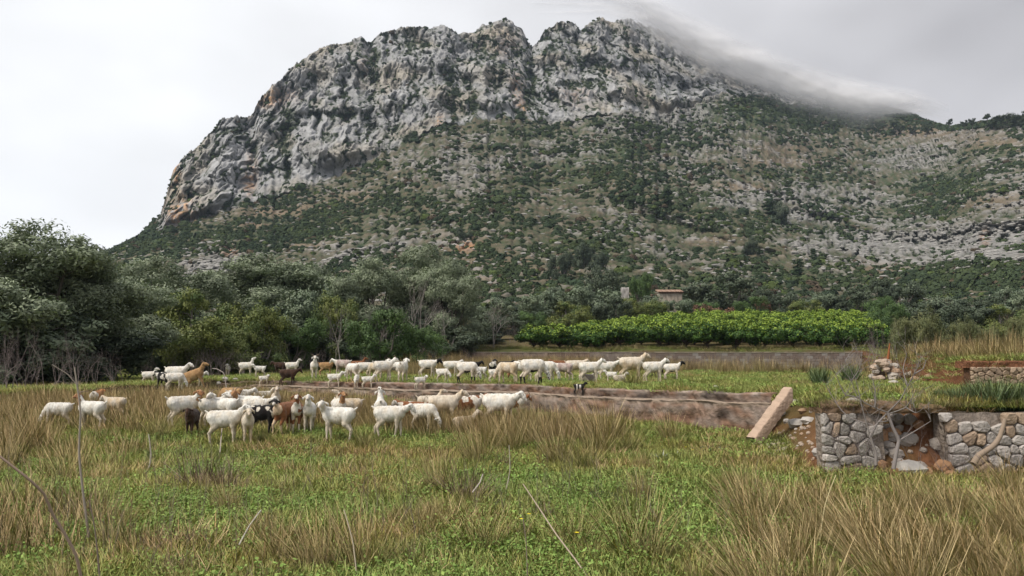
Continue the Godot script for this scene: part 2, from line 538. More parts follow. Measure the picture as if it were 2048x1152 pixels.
				if px > 100 and px < 2130 and rng.randf() < hollow * hollow * 0.3 - 0.012 + (0.12 if cliffy < 0.5 else 0.0):
					shrub_spots.append(q)
					shrub_cliff.append(1)
					shrub_tone.append(clampf(0.3 + f1 * 0.5, 0, 1))
				crest = q.y
			else:
				var t := float(r - rs - rc + 1) / rb
				q = at_depth(px, ys, dr + t * 420.0)
				q.y = lerpf(crest, -5.0, t) + med.get_noise_2d(q.x * 0.03, q.z * 0.03) * 12.0 * t * (1.0 - t)
				col = Color(0.1, 0.1, 0.06)
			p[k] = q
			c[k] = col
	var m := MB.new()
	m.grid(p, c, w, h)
	tag(obj("mountain", m.mesh(), MAT.cliff), "grey limestone mountain with bushy slopes and cloud on its summit", "", "", "structure")
	# scrub and loose rock on the slopes
	var kinds: Array[ArrayMesh] = []
	for k in 5: kinds.append(shrub_mesh(100 + k))
	var sh: Array = [[], [], [], [], []]
	var sc: Array = [[], [], [], [], []]
	for k in shrub_spots.size():
		var q := shrub_spots[k]
		var t := shrub_tone[k]
		var size := rng.randf_range(0.4, 1.0) * rng.randf_range(0.8, 1.6) * (0.75 + 0.0016 * -q.z)
		if rng.randf() < 0.07: size *= 1.7
		if shrub_cliff[k] == 1: size *= 0.68
		var b := Basis(Vector3.UP, rng.randf() * TAU).scaled(Vector3(size * rng.randf_range(0.9, 1.5), size * rng.randf_range(0.9, 1.4), size))
		var kd := rng.randi() % 5
		sh[kd].append(Transform3D(b, q - Vector3(0, size * 0.12, 0)))
		var col := Color(0.042, 0.064, 0.038).lerp(Color(0.085, 0.11, 0.048), t * rng.randf_range(0.3, 1.0))
		if rng.randf() < 0.06: col = Color(0.085, 0.115, 0.04)
		if rng.randf() < 0.04: col = Color(0.1, 0.078, 0.055)
		sc[kd].append(col * rng.randf_range(0.8, 1.2))
	for kd in 5:
		scatter("slope_scrub", kinds[kd], MAT.shrub, sh[kd], sc[kd], "low dark green scrub covering the mountain slope")
	var rk: Array = [[], [], []]
	var rc2: Array = [[], [], []]
	for q in rock_spots:
		var size := rng.randf_range(0.25, 0.75) * (0.7 + 0.0016 * -q.z)
		var b := Basis.from_euler(Vector3(rng.randf_range(-0.3, 0.3), rng.randf() * TAU, rng.randf_range(-0.3, 0.3))).scaled(Vector3(size * rng.randf_range(0.9, 2.2), size * rng.randf_range(0.5, 0.9), size))
		var kd := rng.randi() % 3
		rk[kd].append(Transform3D(b, q))
		var g := rng.randf_range(0.75, 1.2)
		rc2[kd].append(Color(0.31 * g, 0.3 * g, 0.285 * g))
	for kd in 3:
		scatter("slope_rocks", boulder(200 + kd, 1.0), MAT.rock, rk[kd], rc2[kd], "pale limestone rocks strewn among the scrub of the slope")

func scatter(called: String, mesh: Mesh, mat: Material, where: Array, cols: Array, label: String, parent: Node = self) -> void:
	if where.is_empty(): return
	var mm := MultiMesh.new()
	mm.transform_format = MultiMesh.TRANSFORM_3D
	mm.use_colors = true
	mm.mesh = mesh
	mm.instance_count = where.size()
	for i in where.size():
		mm.set_instance_transform(i, where[i])
		mm.set_instance_color(i, cols[i])
	var o := MultiMeshInstance3D.new()
	o.name = numbered(called) if parent == self else called
	o.multimesh = mm
	o.material_override = mat
	parent.add_child(o, true)
	tag(o, label, "", "", "stuff")

func shrub_mesh(s: int) -> ArrayMesh:        # a dome of small leafy faces about one metre in radius
	var r := RandomNumberGenerator.new()
	r.seed = s
	var m := MB.new()
	for k in 150:
		var u := Vector3(r.randfn(), absf(r.randfn()) * 0.9, r.randfn()).normalized()
		var lump := 0.78 + 0.22 * sin(u.x * 5.0 + s) * cos(u.z * 4.0 + s * 2.0)
		var q := u * lump * r.randf_range(0.82, 1.02)
		q.y *= 0.85
		var t := u.cross(Vector3(r.randfn(), r.randfn(), r.randfn())).normalized()
		var nn := (u + Vector3(r.randfn(), r.randfn(), r.randfn()) * 0.35).normalized()
		t = (t - nn * t.dot(nn)).normalized()
		var b := nn.cross(t)
		var l := r.randf_range(0.16, 0.34)
		var g := r.randf_range(0.75, 1.25)
		var col := Color(g, g, g * 0.95)
		var k0 := m.v.size()
		for e in [[-1.0, 0.0], [0.0, 0.7], [1.0, 0.0], [0.0, -0.7]]:
			m.vert(q + t * e[0] * l + b * e[1] * l, (nn * 0.6 + u * 0.6).normalized(), col)
		for e in [0, 1, 2, 0, 2, 3]: m.ix.append(k0 + e)
	# a dark-less inner body so that the dome is closed
	var core := boulder(s + 7, 0.0)
	var a := core.surface_get_arrays(0)
	var k1 := m.v.size()
	for q: Vector3 in a[Mesh.ARRAY_VERTEX]:
		m.v.append(Vector3(q.x * 0.74, maxf(q.y * 0.66, -0.2), q.z * 0.74))
	for q: Vector3 in a[Mesh.ARRAY_NORMAL]:
		m.n.append(q)
		m.c.append(Color(0.8, 0.8, 0.75))
	for e: int in a[Mesh.ARRAY_INDEX]: m.ix.append(k1 + e)
	return m.mesh()

func boulder(s: int, sharp: float, base := Color(1, 1, 1)) -> ArrayMesh:    # an angular stone about one metre in radius, 48 faces
	var r := RandomNumberGenerator.new()
	r.seed = s
	var m := MB.new()
	var rings := 4
	var seg := 8
	var q := PackedVector3Array()
	var planes: Array[Vector3] = []
	for k in 9: planes.append(Vector3(r.randfn(), r.randfn(), r.randfn()).normalized() * r.randf_range(0.72, 1.0))
	for j in rings + 1:
		var a := -PI / 2 + PI * j / rings
		for i in seg:
			var o := TAU * (i + 0.5 * (j % 2)) / seg
			var d := Vector3(cos(o) * cos(a), sin(a), sin(o) * cos(a))
			if j > 0 and j < rings: d = (d + Vector3(r.randfn(), r.randfn(), r.randfn()) * 0.09).normalized()
			var l := 1.0
			for pl in planes:
				var dp := d.dot(pl.normalized())
				if dp > 0.05: l = minf(l, pl.length() / dp)
			q.append(d * lerpf(r.randf_range(0.9, 1.05) if j > 0 and j < rings else 0.95, l, clampf(sharp, 0.0, 1.0)))
	for j in rings:
		for i in seg:
			var a := q[j * seg + i]
			var b := q[j * seg + (i + 1) % seg]
			var cc := q[(j + 1) * seg + i]
			var d := q[(j + 1) * seg + (i + 1) % seg]
			if j > 0: m.tri(a, cc, b, base)
			if j < rings - 1: m.tri(b, cc, d, base)
	return m.mesh()

func build_clouds() -> void:
	# the cloud that hangs on the right half of the ridge: nested rounded bodies of vapour lying along it, each thinning out to nothing at its rims
	var line := pts([1060, 54, 1120, 50, 1200, 44, 1270, 60, 1340, 94, 1400, 122, 1500, 160, 1600, 194, 1680, 216, 1760, 228, 1840, 232, 1900, 252])
	var half := pts([1060, 8, 1200, 26, 1300, 46, 1400, 62, 1500, 66, 1600, 64, 1700, 54, 1780, 40, 1850, 24, 1900, 10])
	var body := pts([1060, 0.0, 1110, 0.25, 1200, 0.5, 1300, 0.9, 1400, 1.0, 1780, 1.0, 1840, 0.6, 1900, 0.0])
	var wisp := noise(53, 1.0, FastNoiseLite.TYPE_SIMPLEX_SMOOTH, 4)
	var w := 141
	var h := 46
	var cloud := thing("cloud", "low grey cloud draped over the right part of the ridge", "")
	cloud.set_meta("kind", "stuff")
	for layer in 5:
		var p := PackedVector3Array()
		var c := PackedColorArray()
		p.resize(w * h); c.resize(w * h)
		for i in w:
			var px := 1060.0 + 6.0 * i
			var far := lerpf(575.0, 690.0, (px - 1060.0) / 840.0)
			var cen := at_depth(px, curve_y(line, px), far)
			var toward := Vector3(-cen.x, 0, -cen.z).normalized()
			var b := curve_y(half, px) * far / F * (0.75 + 0.17 * layer)
			for j in h:
				var a := lerpf(-0.6, 1.5, float(j) / (h - 1))
				var q := cen + toward * cos(a) * (26.0 + 13.0 * layer) + Vector3(0, b * (sin(a) * 1.25 - 0.5), 0)
				var n := wisp.get_noise_3d(q.x * 0.011 + layer * 31.0, q.y * 0.022, layer * 17.0)
				var n2 := wisp.get_noise_3d(q.x * 0.035, q.y * 0.05, layer * 9.0 + 40.0)
				q += (toward + Vector3(0, 0.4, 0)) * n * 5.0
				var s := sin(a)
				var al := sstep(-0.56, 0.5, s + n * 0.3 + n2 * 0.12) * (1.0 - sstep(0.0, 0.8, s + n * 0.3))
				al *= curve_y(body, px + n * 60.0) * (0.85 + 0.2 * n)
				p[j * w + i] = q
				c[j * w + i] = Color(0.79, 0.785, 0.8, clampf(al * 0.85, 0.0, 0.8))
		var m := MB.new()
		m.grid(p, c, w, h)
		obj("vapour", m.mesh(), MAT.cloud, cloud)
# ------------------------------------------------------------------ walls
func earth(x: float, y: float, k: float) -> Color:
	var g := na.get_noise_2d(x * 1.3, y * 2.6)
	var g2 := nb.get_noise_2d(x * 5.0, y * 7.0)
	var a := Color(0.29, 0.235, 0.2).lerp(Color(0.24, 0.145, 0.1), clampf(0.35 + g * 1.2 + k, 0, 1))
	var g3 := nb.get_noise_2d(x * 13.0, y * 17.0)
	var dark := maxf(0.0, na.get_noise_2d(x * 0.8 + 60.0, y * 1.6) - 0.15) * 1.6
	return a * clampf(0.9 + g2 * 0.3 + g3 * 0.22 - dark, 0.3, 1.3)

func build_walls() -> void:
	var wall := thing("retaining_wall", "long low cracked concrete retaining wall stained with red earth, stepped along its top", "wall")
	# resample the edge from the left rubble to the right end
	var run := PackedVector2Array()
	for i in range(3, lineA.size() - 1):
		var n := int(ceil(lineA[i].distance_to(lineA[i + 1]) / 0.075))
		for k in n: run.append(lineA[i].lerp(lineA[i + 1], float(k) / n))
	run.append(lineA[lineA.size() - 1])
	var w := run.size()
	var up_p := PackedVector3Array()
	var up_c := PackedColorArray()
	var lo_p := PackedVector3Array()
	var lo_c := PackedColorArray()
	var hu := 11
	var hl := 18
	up_p.resize(w * hu); up_c.resize(w * hu)
	lo_p.resize(w * hl); lo_c.resize(w * hl)
	for i in w:
		var q := run[i]
		var t := float(i) / (w - 1)
		var dir := (run[mini(i + 3, w - 1)] - run[maxi(i - 3, 0)]).normalized()
		var out := Vector2(-dir.y, dir.x)
		var s := i * 0.075
		var top := lerpf(0.98, 1.1, sstep(0.0, 0.12, t)) + na.get_noise_1d(s * 0.7) * 0.025
		var step := lerpf(0.15, 0.21, sstep(0.1, 0.5, t)) + na.get_noise_1d(s * 0.4 + 50.0) * 0.025
		var ledge := lerpf(0.5, 0.42, t) * (1.0 - 0.75 * sstep(0.9, 1.0, t)) + na.get_noise_1d(s * 0.9 + 90.0) * 0.04
		# a few broken bites out of the lip
		ledge -= maxf(0.0, na.get_noise_1d(s * 0.33 + 300.0) - 0.25) * 0.8
		ledge = maxf(ledge, 0.08)
		for k in hu:
			var a := 0.0
			var y := top
			if k >= hu - 4:
				a = -0.13 * (k - (hu - 5)) - 0.02
				y = top + 0.012 + nb.get_noise_2d(s * 4.0, k * 2.0) * 0.02
			else:
				y = lerpf(top - step - 0.06, top, float(k) / (hu - 5))
				a = 0.03 * (1.0 - float(k) / (hu - 5)) + nb.get_noise_2d(s * 3.2, y * 9.0) * 0.03 - (0.02 if k == hu - 5 else 0.0)
			var jag := na.get_noise_2d(s * 2.5 + 7.0, y * 5.0) * 0.05 + nb.get_noise_2d(s * 10.0, y * 14.0) * 0.012
			up_p[k * w + i] = Vector3(q.x + out.x * (a + jag), y, q.y + out.y * (a + jag))
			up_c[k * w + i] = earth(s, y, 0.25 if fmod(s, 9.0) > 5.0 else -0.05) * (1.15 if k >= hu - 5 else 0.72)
		var foot := gh(q.x + out.x * 0.9, q.y + out.y * 0.9) - 0.25
		for k in hl:
			var a := 0.0
			var y := 0.0
			if k >= hl - 6:
				var f := float(hl - 1 - k) / 5.0
				a = lerpf(-0.02, ledge, f)
				y = top - step + 0.02 + nb.get_noise_2d(s * 2.3, k * 1.7) * 0.012 - 0.03 * f
			else:
				var f := float(k) / (hl - 7)
				y = lerpf(foot, top - step - 0.03, f)
				a = ledge + 0.02 * (1.0 - f) + na.get_noise_2d(s * 1.7, y * 3.5) * 0.07 + nb.get_noise_2d(s * 9.0, y * 14.0) * 0.02 - 0.025 * sstep(0.8, 1.0, f)
				var crack := absf(nb.get_noise_2d(s * 0.9 + y * 1.4, y * 2.2))
				a -= 0.05 * (1.0 - sstep(0.0, 0.05, crack)) + 0.12 * maxf(0.0, na.get_noise_2d(s * 0.55 + 31.0, y * 1.3) - 0.2)
			lo_p[k * w + i] = Vector3(q.x + out.x * a, y, q.y + out.y * a)
			var col := earth(s + 31.0, y, 0.3 - 0.45 * sstep(0.0, 0.5, float(k) / hl) + (0.3 if t > 0.75 else 0.0))
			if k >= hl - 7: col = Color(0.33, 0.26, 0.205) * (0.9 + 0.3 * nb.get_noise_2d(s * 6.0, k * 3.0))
			lo_c[k * w + i] = col
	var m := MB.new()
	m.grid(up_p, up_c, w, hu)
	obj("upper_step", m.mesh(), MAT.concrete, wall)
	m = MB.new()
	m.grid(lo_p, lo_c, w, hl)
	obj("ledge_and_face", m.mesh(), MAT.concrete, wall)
	# the sloping wing at its right end
	var a0 := at_height(1556, 790, 1.1) + Vector3(0.03, 0.03, 0.12)
	var b0 := pick(1489, 886, 8.0) + Vector3(0, -0.05, 0)
	var wing := MB.new()
	var wn := 26
	var wp := PackedVector3Array()
	var wc := PackedColorArray()
	wp.resize((wn + 1) * 8); wc.resize((wn + 1) * 8)
	var across := Vector3(0.48, 0, 0.87) * 0.26
	for i in wn + 1:
		var c := b0.lerp(a0, float(i) / wn)
		c.y += nb.get_noise_1d(i * 1.3) * 0.02 + 0.17
		c.z += 0.12
		var ring := [Vector3(-0.02, -0.3, 0), Vector3(-0.01, -0.2, 0), Vector3(0, -0.03, 0), Vector3(0.1, 0, 0), Vector3(0.9, 0, 0), Vector3(1.0, -0.03, 0), Vector3(1.03, -0.17, 0), Vector3(1.03, -0.3, 0)]
		for k in 8:
			var j := Vector3(nb.get_noise_2d(i * 0.9, k * 4.0), nb.get_noise_2d(i * 0.9, k * 4.0 + 40.0), 0) * 0.012
			wp[i * 8 + k] = c + across * ring[k].x + Vector3(0, ring[k].y, ring[k].z) + j
			wc[i * 8 + k] = Color(0.46, 0.34, 0.26) * (0.94 + 0.15 * nb.get_noise_2d(i * 1.7, k * 2.0))
	wing.grid(wp, wc, 8, wn + 1)
	obj("wing", wing.mesh(), MAT.concrete, wall)

	# near dry stone wall on the right, with its breach
	var sw := thing("dry_stone_wall", "near dry-stone wall of pale boulders with a collapsed red earth gap behind a bare tree", "wall", Vector3(5.1, 0.0, -12.42))
	stone_panel(sw, 4.2, 1.02, Vector2(0.225, 0.16), 501, 1, Color(0.43, 0.395, 0.37))
	var back := MB.new()
	rough_box(back, Vector3(0.03, -0.2, -0.34), Vector3(1.02, 1.0, -0.035), Color(0.25, 0.21, 0.18), 61)
	rough_box(back, Vector3(2.02, -0.2, -0.34), Vector3(4.2, 1.0, -0.035), Color(0.25, 0.21, 0.18), 62)
	obj("core", back.mesh(), MAT.soil, sw)
	var capm := MB.new()
	rough_box(capm, Vector3(0.0, 1.0, -0.5), Vector3(1.5, 1.17, 0.02), Color(0.17, 0.115, 0.075), 63, 0.07)
	rough_box(capm, Vector3(1.42, 1.0, -0.62), Vector3(2.12, 1.11, -0.1), Color(0.155, 0.11, 0.065), 64, 0.07)
	obj("earth_cap", capm.mesh(), MAT.soil, sw)
	var r := RandomNumberGenerator.new()
	r.seed = 91
	for k in 34:          # stones that slid out of the gap
		var u := r.randf()
		var x := lerpf(0.75, 2.15, r.randf())
		var pos := Vector3(x, 0, lerpf(0.32, -0.75, u))
		var size := r.randf_range(0.06, 0.16)
		pos.y = gh(pos.x + 5.1, pos.z - 12.42) + size * 0.3
		var o := obj("fallen_stone", boulder(700 + k % 6, 1.0), tinted(Color(0.35, 0.31, 0.28) if r.randf() < 0.6 else Color(0.36, 0.21, 0.12)), sw)
		o.position = pos
		o.rotation = Vector3(r.randf() * TAU, r.randf() * TAU, 0)
		o.scale = Vector3(size * 1.2, size * 0.85, size)

	# the far stone wall under the second terrace
	var fw := thing("far_stone_wall", "far low wall of small tan fieldstones below the reddish bank on the right", "wall", Vector3(12.85, 1.1, -21.0))
	fw.rotation.y = deg_to_rad(4)
	stone_panel(fw, 3.4, 0.6, Vector2(0.21, 0.125), 502, 0, Color(0.4, 0.3, 0.22))
	var fb := MB.new()
	rough_box(fb, Vector3(0, -0.2, -0.3), Vector3(3.4, 0.58, -0.03), Color(0.12, 0.07, 0.045), 65)
	obj("core", fb.mesh(), MAT.soil, fw)
	var fc := MB.new()
	rough_box(fc, Vector3(-0.1, 0.57, -0.5), Vector3(3.4, 0.76, -0.01), Color(0.2, 0.095, 0.055), 66)
	obj("earth_cap", fc.mesh(), MAT.soil, fw)

	# the stone pillar at the broken end of the second terrace
	var base := on_ground(1768, 27.2)
	var pile := thing("stone_pillar", "tumbled pillar of stones at the broken wall end beside the block wall", "wall", base)
	for k in 46:
		var lvl := k / 46.0
		var wide := lerpf(0.62, 0.26, lvl)
		var size := r.randf_range(0.11, 0.2)
		var o := obj("stone", boulder(710 + k % 6, 1.0), tinted([Color(0.42, 0.33, 0.26), Color(0.4, 0.36, 0.32), Color(0.38, 0.26, 0.18)][k % 3]), pile)
		var a := r.randf() * TAU
		o.position = Vector3(cos(a) * wide * r.randf_range(0.5, 1.0) - 0.05, lvl * 0.78, sin(a) * wide * 0.8)
		if k % 4 == 0: o.position = Vector3(r.randf_range(0.5, 1.7), r.randf_range(0.02, 0.3), r.randf_range(-0.3, 0.5))
		o.rotation = Vector3(r.randf_range(-0.4, 0.4), r.randf() * TAU, 0)
		o.scale = Vector3(size * 1.3, size * 0.8, size)
	var post := MB.new()
	var pb := on_ground(1769, 28.0) + Vector3(0, 0.55, 0)
	post.tube(PackedVector3Array([Vector3.ZERO, Vector3(0.09, 0.4, 0), Vector3(0.16, 0.86, 0)]), PackedFloat32Array([0.05, 0.045, 0.02]), 6, Color(0.3, 0.11, 0.05))
	var po := obj("leaning_post", post.mesh(), MAT.bark)
	po.position = pb
	tag(po, "rusty red post leaning out of the stone pillar", "post")

	# concrete block wall in front of the orchard
	var bw := thing("block_wall", "grey concrete block wall in front of the green orange orchard", "wall", Vector3(-3.3, 0, -51.0))
	var tones := [Color(0.27, 0.235, 0.215), Color(0.23, 0.195, 0.175), Color(0.31, 0.285, 0.265), Color(0.2, 0.16, 0.14), Color(0.25, 0.21, 0.185), Color(0.36, 0.335, 0.31)]
	var bm: Array[ArrayMesh] = []
	for k in 6:
		var b := MB.new()
		chamfered(b, Vector3(0.39, 0.19, 0.14), 0.012, tones[k])
		bm.append(b.mesh())
	var x0 := 11.6
	for row in 6:
		for col in 39:
			var x := x0 + col * 0.4 + (0.2 if row % 2 else 0.0)
			if x > 27.0: continue
			var tone := r.randi() % 5 if row > 1 or r.randf() < 0.55 else 5
			if row >= 4 and r.randf() < 0.5: tone = 3
			var o := obj("block", bm[tone], MAT.concrete, bw)
			o.position = Vector3(x, 2.41 - 0.1 - (5 - row) * 0.2, r.randf_range(-0.006, 0.006))
	var mort := MB.new()
	chamfered(mort, Vector3(15.6, 1.5, 0.09), 0.01, Color(0.24, 0.2, 0.18))
	var mo := obj("mortar_bed", mort.mesh(), MAT.concrete, bw)
	mo.position = Vector3(x0 + 7.55, 2.41 - 0.77, 0)
	var xx := 0.0
	for k in 4:
		var pl := MB.new()
		rough_box(pl, Vector3(xx, 0.9, -0.08), Vector3(xx + 2.86, 2.43 + r.randf_range(-0.02, 0.02), 0.08), [Color(0.2, 0.15, 0.125), Color(0.22, 0.17, 0.145), Color(0.19, 0.14, 0.115), Color(0.24, 0.2, 0.17)][k], 67 + k, 0.02)
		obj("rendered_panel", pl.mesh(), MAT.concrete, bw)
		xx += 2.87
	var coping := MB.new()
	rough_box(coping, Vector3(0.0, 2.435, -0.1), Vector3(27.2, 2.475, 0.1), Color(0.3, 0.25, 0.22), 72, 0.006)
	obj("coping", coping.mesh(), MAT.concrete, bw)

var tints := {}
func tinted(c: Color) -> StandardMaterial3D:
	var k := c.to_html()
	if not tints.has(k):
		var m: StandardMaterial3D = MAT.stone.duplicate()
		m.albedo_color = c.linear_to_srgb()
		tints[k] = m
	return tints[k]

func chamfered(m: MB, size: Vector3, ch: float, col: Color) -> void:
	var h := size * 0.5
	for ax in 3:
		for sg: float in [-1.0, 1.0]:
			var u := (ax + 1) % 3
			var v := (ax + 2) % 3
			var q: Array[Vector3] = []
			for e in [[-1, -1], [1, -1], [1, 1], [-1, 1]]:
				var p := Vector3.ZERO
				p[ax] = h[ax] * sg
				p[u] = (h[u] - ch) * e[0]
				p[v] = (h[v] - ch) * e[1]
				q.append(p)
			if sg > 0: m.quad(q[0], q[3], q[2], q[1], col)
			else: m.quad(q[0], q[1], q[2], q[3], col)
	for ax in 3:            # bevels along the twelve edges
		var u := (ax + 1) % 3
		var v := (ax + 2) % 3
		for e in [[-1, -1], [1, -1], [1, 1], [-1, 1]]:
			var a := Vector3.ZERO
			var b := Vector3.ZERO
			a[u] = h[u] * e[0]; a[v] = (h[v] - ch) * e[1]
			b[u] = (h[u] - ch) * e[0]; b[v] = h[v] * e[1]
			var along := Vector3.ZERO
			along[ax] = h[ax] - ch
			if e[0] * e[1] > 0: m.quad(a - along, a + along, b + along, b - along, col)
			else: m.quad(a - along, b - along, b + along, a + along, col)

func rough_box(m: MB, lo: Vector3, hi: Vector3, col: Color, s: int, rough := 0.035) -> void:      # an uneven block of earth or render: front, top and ends
	var n := maxi(2, int((hi.x - lo.x) / 0.09))
	n = mini(n, 160)
	var prof := 10
	var p := PackedVector3Array()
	var c := PackedColorArray()
	p.resize((n + 1) * prof); c.resize((n + 1) * prof)
	for j in prof:
		for i in n + 1:
			var x := lerpf(lo.x, hi.x, float(i) / n)
			var y := lerpf(lo.y, hi.y, minf(1.0, j / 6.0))
			var z := hi.z if j <= 6 else lerpf(hi.z, lo.z, (j - 6) / 3.0)
			if j == 6: z -= rough * 0.5
			var g := na.get_noise_3d(x * 2.2 + s * 9.0, y * 4.0, z * 4.0)
			var g2 := nb.get_noise_3d(x * 7.0, y * 9.0 + s, z * 9.0)
			p[j * (n + 1) + i] = Vector3(x + (g2 * rough if i > 0 and i < n else 0.0), y + (g * rough * 1.2 if j >= 6 else 0.0), z + (g + g2 * 0.6) * rough)
			c[j * (n + 1) + i] = col * (1.0 + g * 0.5 + g2 * 0.2)
	m.grid(p, c, n + 1, prof)
	for e: float in [0.0, 1.0]:                        # the ends
		var x := lerpf(lo.x, hi.x, e)
		var q := [Vector3(x, lo.y, hi.z), Vector3(x, hi.y - rough * 0.3, hi.z), Vector3(x, hi.y - rough * 0.3, lo.z), Vector3(x, lo.y, lo.z)]
		if e > 0.5: m.quad(q[0], q[1], q[2], q[3], col)
		else: m.quad(q[0], q[3], q[2], q[1], col)

func stone_panel(parent: Node3D, wide: float, high: float, cell: Vector2, s: int, mode: int, tone: Color) -> void:    # stones fitted together like crazy paving, each its own piece
	var r := RandomNumberGenerator.new()
	r.seed = s
	var seeds := PackedVector2Array()
	var rows := int(round(high / cell.y))
	for j in rows:
		var x := r.randf() * cell.x * 0.5
		while x < wide + cell.x * 0.3:
			var big := 1.0 + (0.45 if mode == 1 and j < 2 else 0.0)
			seeds.append(Vector2(x + r.randf_range(-0.2, 0.2) * cell.x, (j + 0.5 + r.randf_range(-0.3, 0.3)) * high / rows))
			x += cell.x * r.randf_range(0.6, 1.45) * big
	for i in seeds.size():
		var c := seeds[i]
		if mode == 1:
			if c.x > 0.95 + 0.1 * sin(c.y * 9.0) - c.y * 0.12 and c.x < 2.05 - c.y * 0.1 + 0.08 * sin(c.y * 12.0): continue
		var poly := PackedVector2Array([Vector2(maxf(0, c.x - 0.5), 0), Vector2(minf(wide, c.x + 0.5), 0), Vector2(minf(wide, c.x + 0.5), high), Vector2(maxf(0, c.x - 0.5), high)])
		for k in seeds.size():
			if k == i or c.distance_to(seeds[k]) > cell.x * 3.2: continue
			var mid := (c + seeds[k]) * 0.5
			var nrm := (seeds[k] - c).normalized()
			var res := PackedVector2Array()
			for e in poly.size():
				var a := poly[e]
				var b := poly[(e + 1) % poly.size()]
				var da := (a - mid).dot(nrm)
				var db := (b - mid).dot(nrm)
				if da <= 0.0: res.append(a)
				if (da < 0.0) != (db < 0.0): res.append(a.lerp(b, da / (da - db)))
			poly = res
			if poly.size() < 3: break
		if poly.size() < 3: continue
		if mode == 1 and c.y > high * 0.86 and r.randf() < 0.22: continue
		var cen := Vector2.ZERO
		for q in poly: cen += q
		cen /= poly.size()
		var round_ := PackedVector2Array()
		for e in poly.size():
			var a := poly[e]
			var b := poly[(e + 1) % poly.size()]
			if a.distance_to(b) < 0.015: continue
			round_.append(a.lerp(b, 0.2))
			round_.append(a.lerp(b, 0.8))
		var n := round_.size()
		if n < 5: continue
		var gap := minf(0.007, cell.y * 0.045) * r.randf_range(0.5, 1.8)
		var deep := r.randf_range(0.025, 0.075) * (cell.x / 0.25)
		var lean := Vector2(r.randf_range(-0.12, 0.12), r.randf_range(-0.12, 0.16))
		var rings: Array[PackedVector3Array] = [PackedVector3Array(), PackedVector3Array(), PackedVector3Array()]
		for q in round_:
			var d := q - cen
			var l := maxf(0.01, d.length())
			var f0 := maxf(0.3, (l - gap) / l)
			rings[0].append(Vector3(cen.x + d.x * f0, cen.y + d.y * f0, -0.06))
			var f1 := f0 * r.randf_range(0.96, 1.0)
			rings[1].append(Vector3(cen.x + d.x * f1, cen.y + d.y * f1, deep * r.randf_range(0.35, 0.7) + lean.dot(d)))
			var f2 := f0 * r.randf_range(0.66, 0.86)
			rings[2].append(Vector3(cen.x + d.x * f2, cen.y + d.y * f2, deep * r.randf_range(0.85, 1.15) + lean.dot(d)))
		var m := MB.new()
		var g := r.randf_range(0.72, 1.18)
		var col := tone * g
		if r.randf() < 0.2: col = Color(0.36, 0.27, 0.2) * g
		for k in 2:
			for e in n:
				var f := (e + 1) % n
				m.quad(rings[k][e], rings[k + 1][e], rings[k + 1][f], rings[k][f], col)
		var apex := Vector3(cen.x, cen.y, deep * 1.06)
		for e in n: m.tri(rings[2][e], apex, rings[2][(e + 1) % n], col)
		obj("stone", m.mesh(), MAT.stone, parent)

# ------------------------------------------------------------------ trees and bushes
func crown_mesh(s: int, lobes: Array, clumps: int, cr: float, leaves: int, ll: float, lw: float, ca: Color, cb: Color, up := 0.25, flush := Color(-1, 0, 0)) -> ArrayMesh:
	var r := RandomNumberGenerator.new()
	r.seed = s
	var v := PackedVector3Array()
	var nn := PackedVector3Array()
	var cc := PackedColorArray()
	var ix := PackedInt32Array()
	var total := 0.0
	var low := 1e9
	var high := -1e9
	for l in lobes:
		total += l[1].x * l[1].y + l[1].z * l[1].y
		low = minf(low, l[0].y - l[1].y)
		high = maxf(high, l[0].y + l[1].y)
	for l in lobes:
		var lc: Vector3 = l[0]
		var lr: Vector3 = l[1]
		var count := int(ceil(clumps * (lr.x * lr.y + lr.z * lr.y) / total))
		for k in count:
			var d := Vector3(r.randfn(), r.randfn() + 0.2, r.randfn()).normalized()
			var cen := lc + d * lr * pow(r.randf(), 0.4)
			var rad := cr * r.randf_range(0.6, 1.35)
			var mix_ := r.randf()
			var tone := r.randf_range(0.72, 1.22)
			var ccol := ca.lerp(cb, mix_) * tone
			for j in leaves:
				var u := Vector3(r.randfn(), r.randfn(), r.randfn()).normalized()
				var p := cen + u * rad * pow(r.randf(), 0.45) * Vector3(1.0, 0.8, 1.0)
				var out := (u + (p - lc) / lr * 0.6).normalized()
				var f := (out + Vector3(r.randfn(), r.randfn() + up, r.randfn()) * 0.5).normalized()
				var t := Vector3(r.randfn(), r.randfn() + up, r.randfn())
				t = (t - f * t.dot(f)).normalized()
				var b := f.cross(t)
				var l1 := ll * r.randf_range(0.6, 1.3)
				var w1 := lw * r.randf_range(0.6, 1.3)
				var col := ccol * r.randf_range(0.8, 1.25)
				if flush.r >= 0.0 and r.randf() < 0.05 + 0.75 * sstep(low + (high - low) * 0.45, high, p.y): col = flush * r.randf_range(0.75, 1.25)
				var k0 := v.size()
				v.append(p - t * l1 * 0.5); v.append(p + b * w1 * 0.5); v.append(p + t * l1 * 0.5); v.append(p - b * w1 * 0.5)
				var sn := (f * 0.75 + out * 0.5).normalized()
				for e in 4:
					nn.append(sn)
					cc.append(col)
				ix.append(k0); ix.append(k0 + 1); ix.append(k0 + 2); ix.append(k0); ix.append(k0 + 2); ix.append(k0 + 3)
	var m := MB.new()
	m.v = v; m.n = nn; m.c = cc; m.ix = ix
	return m.mesh()

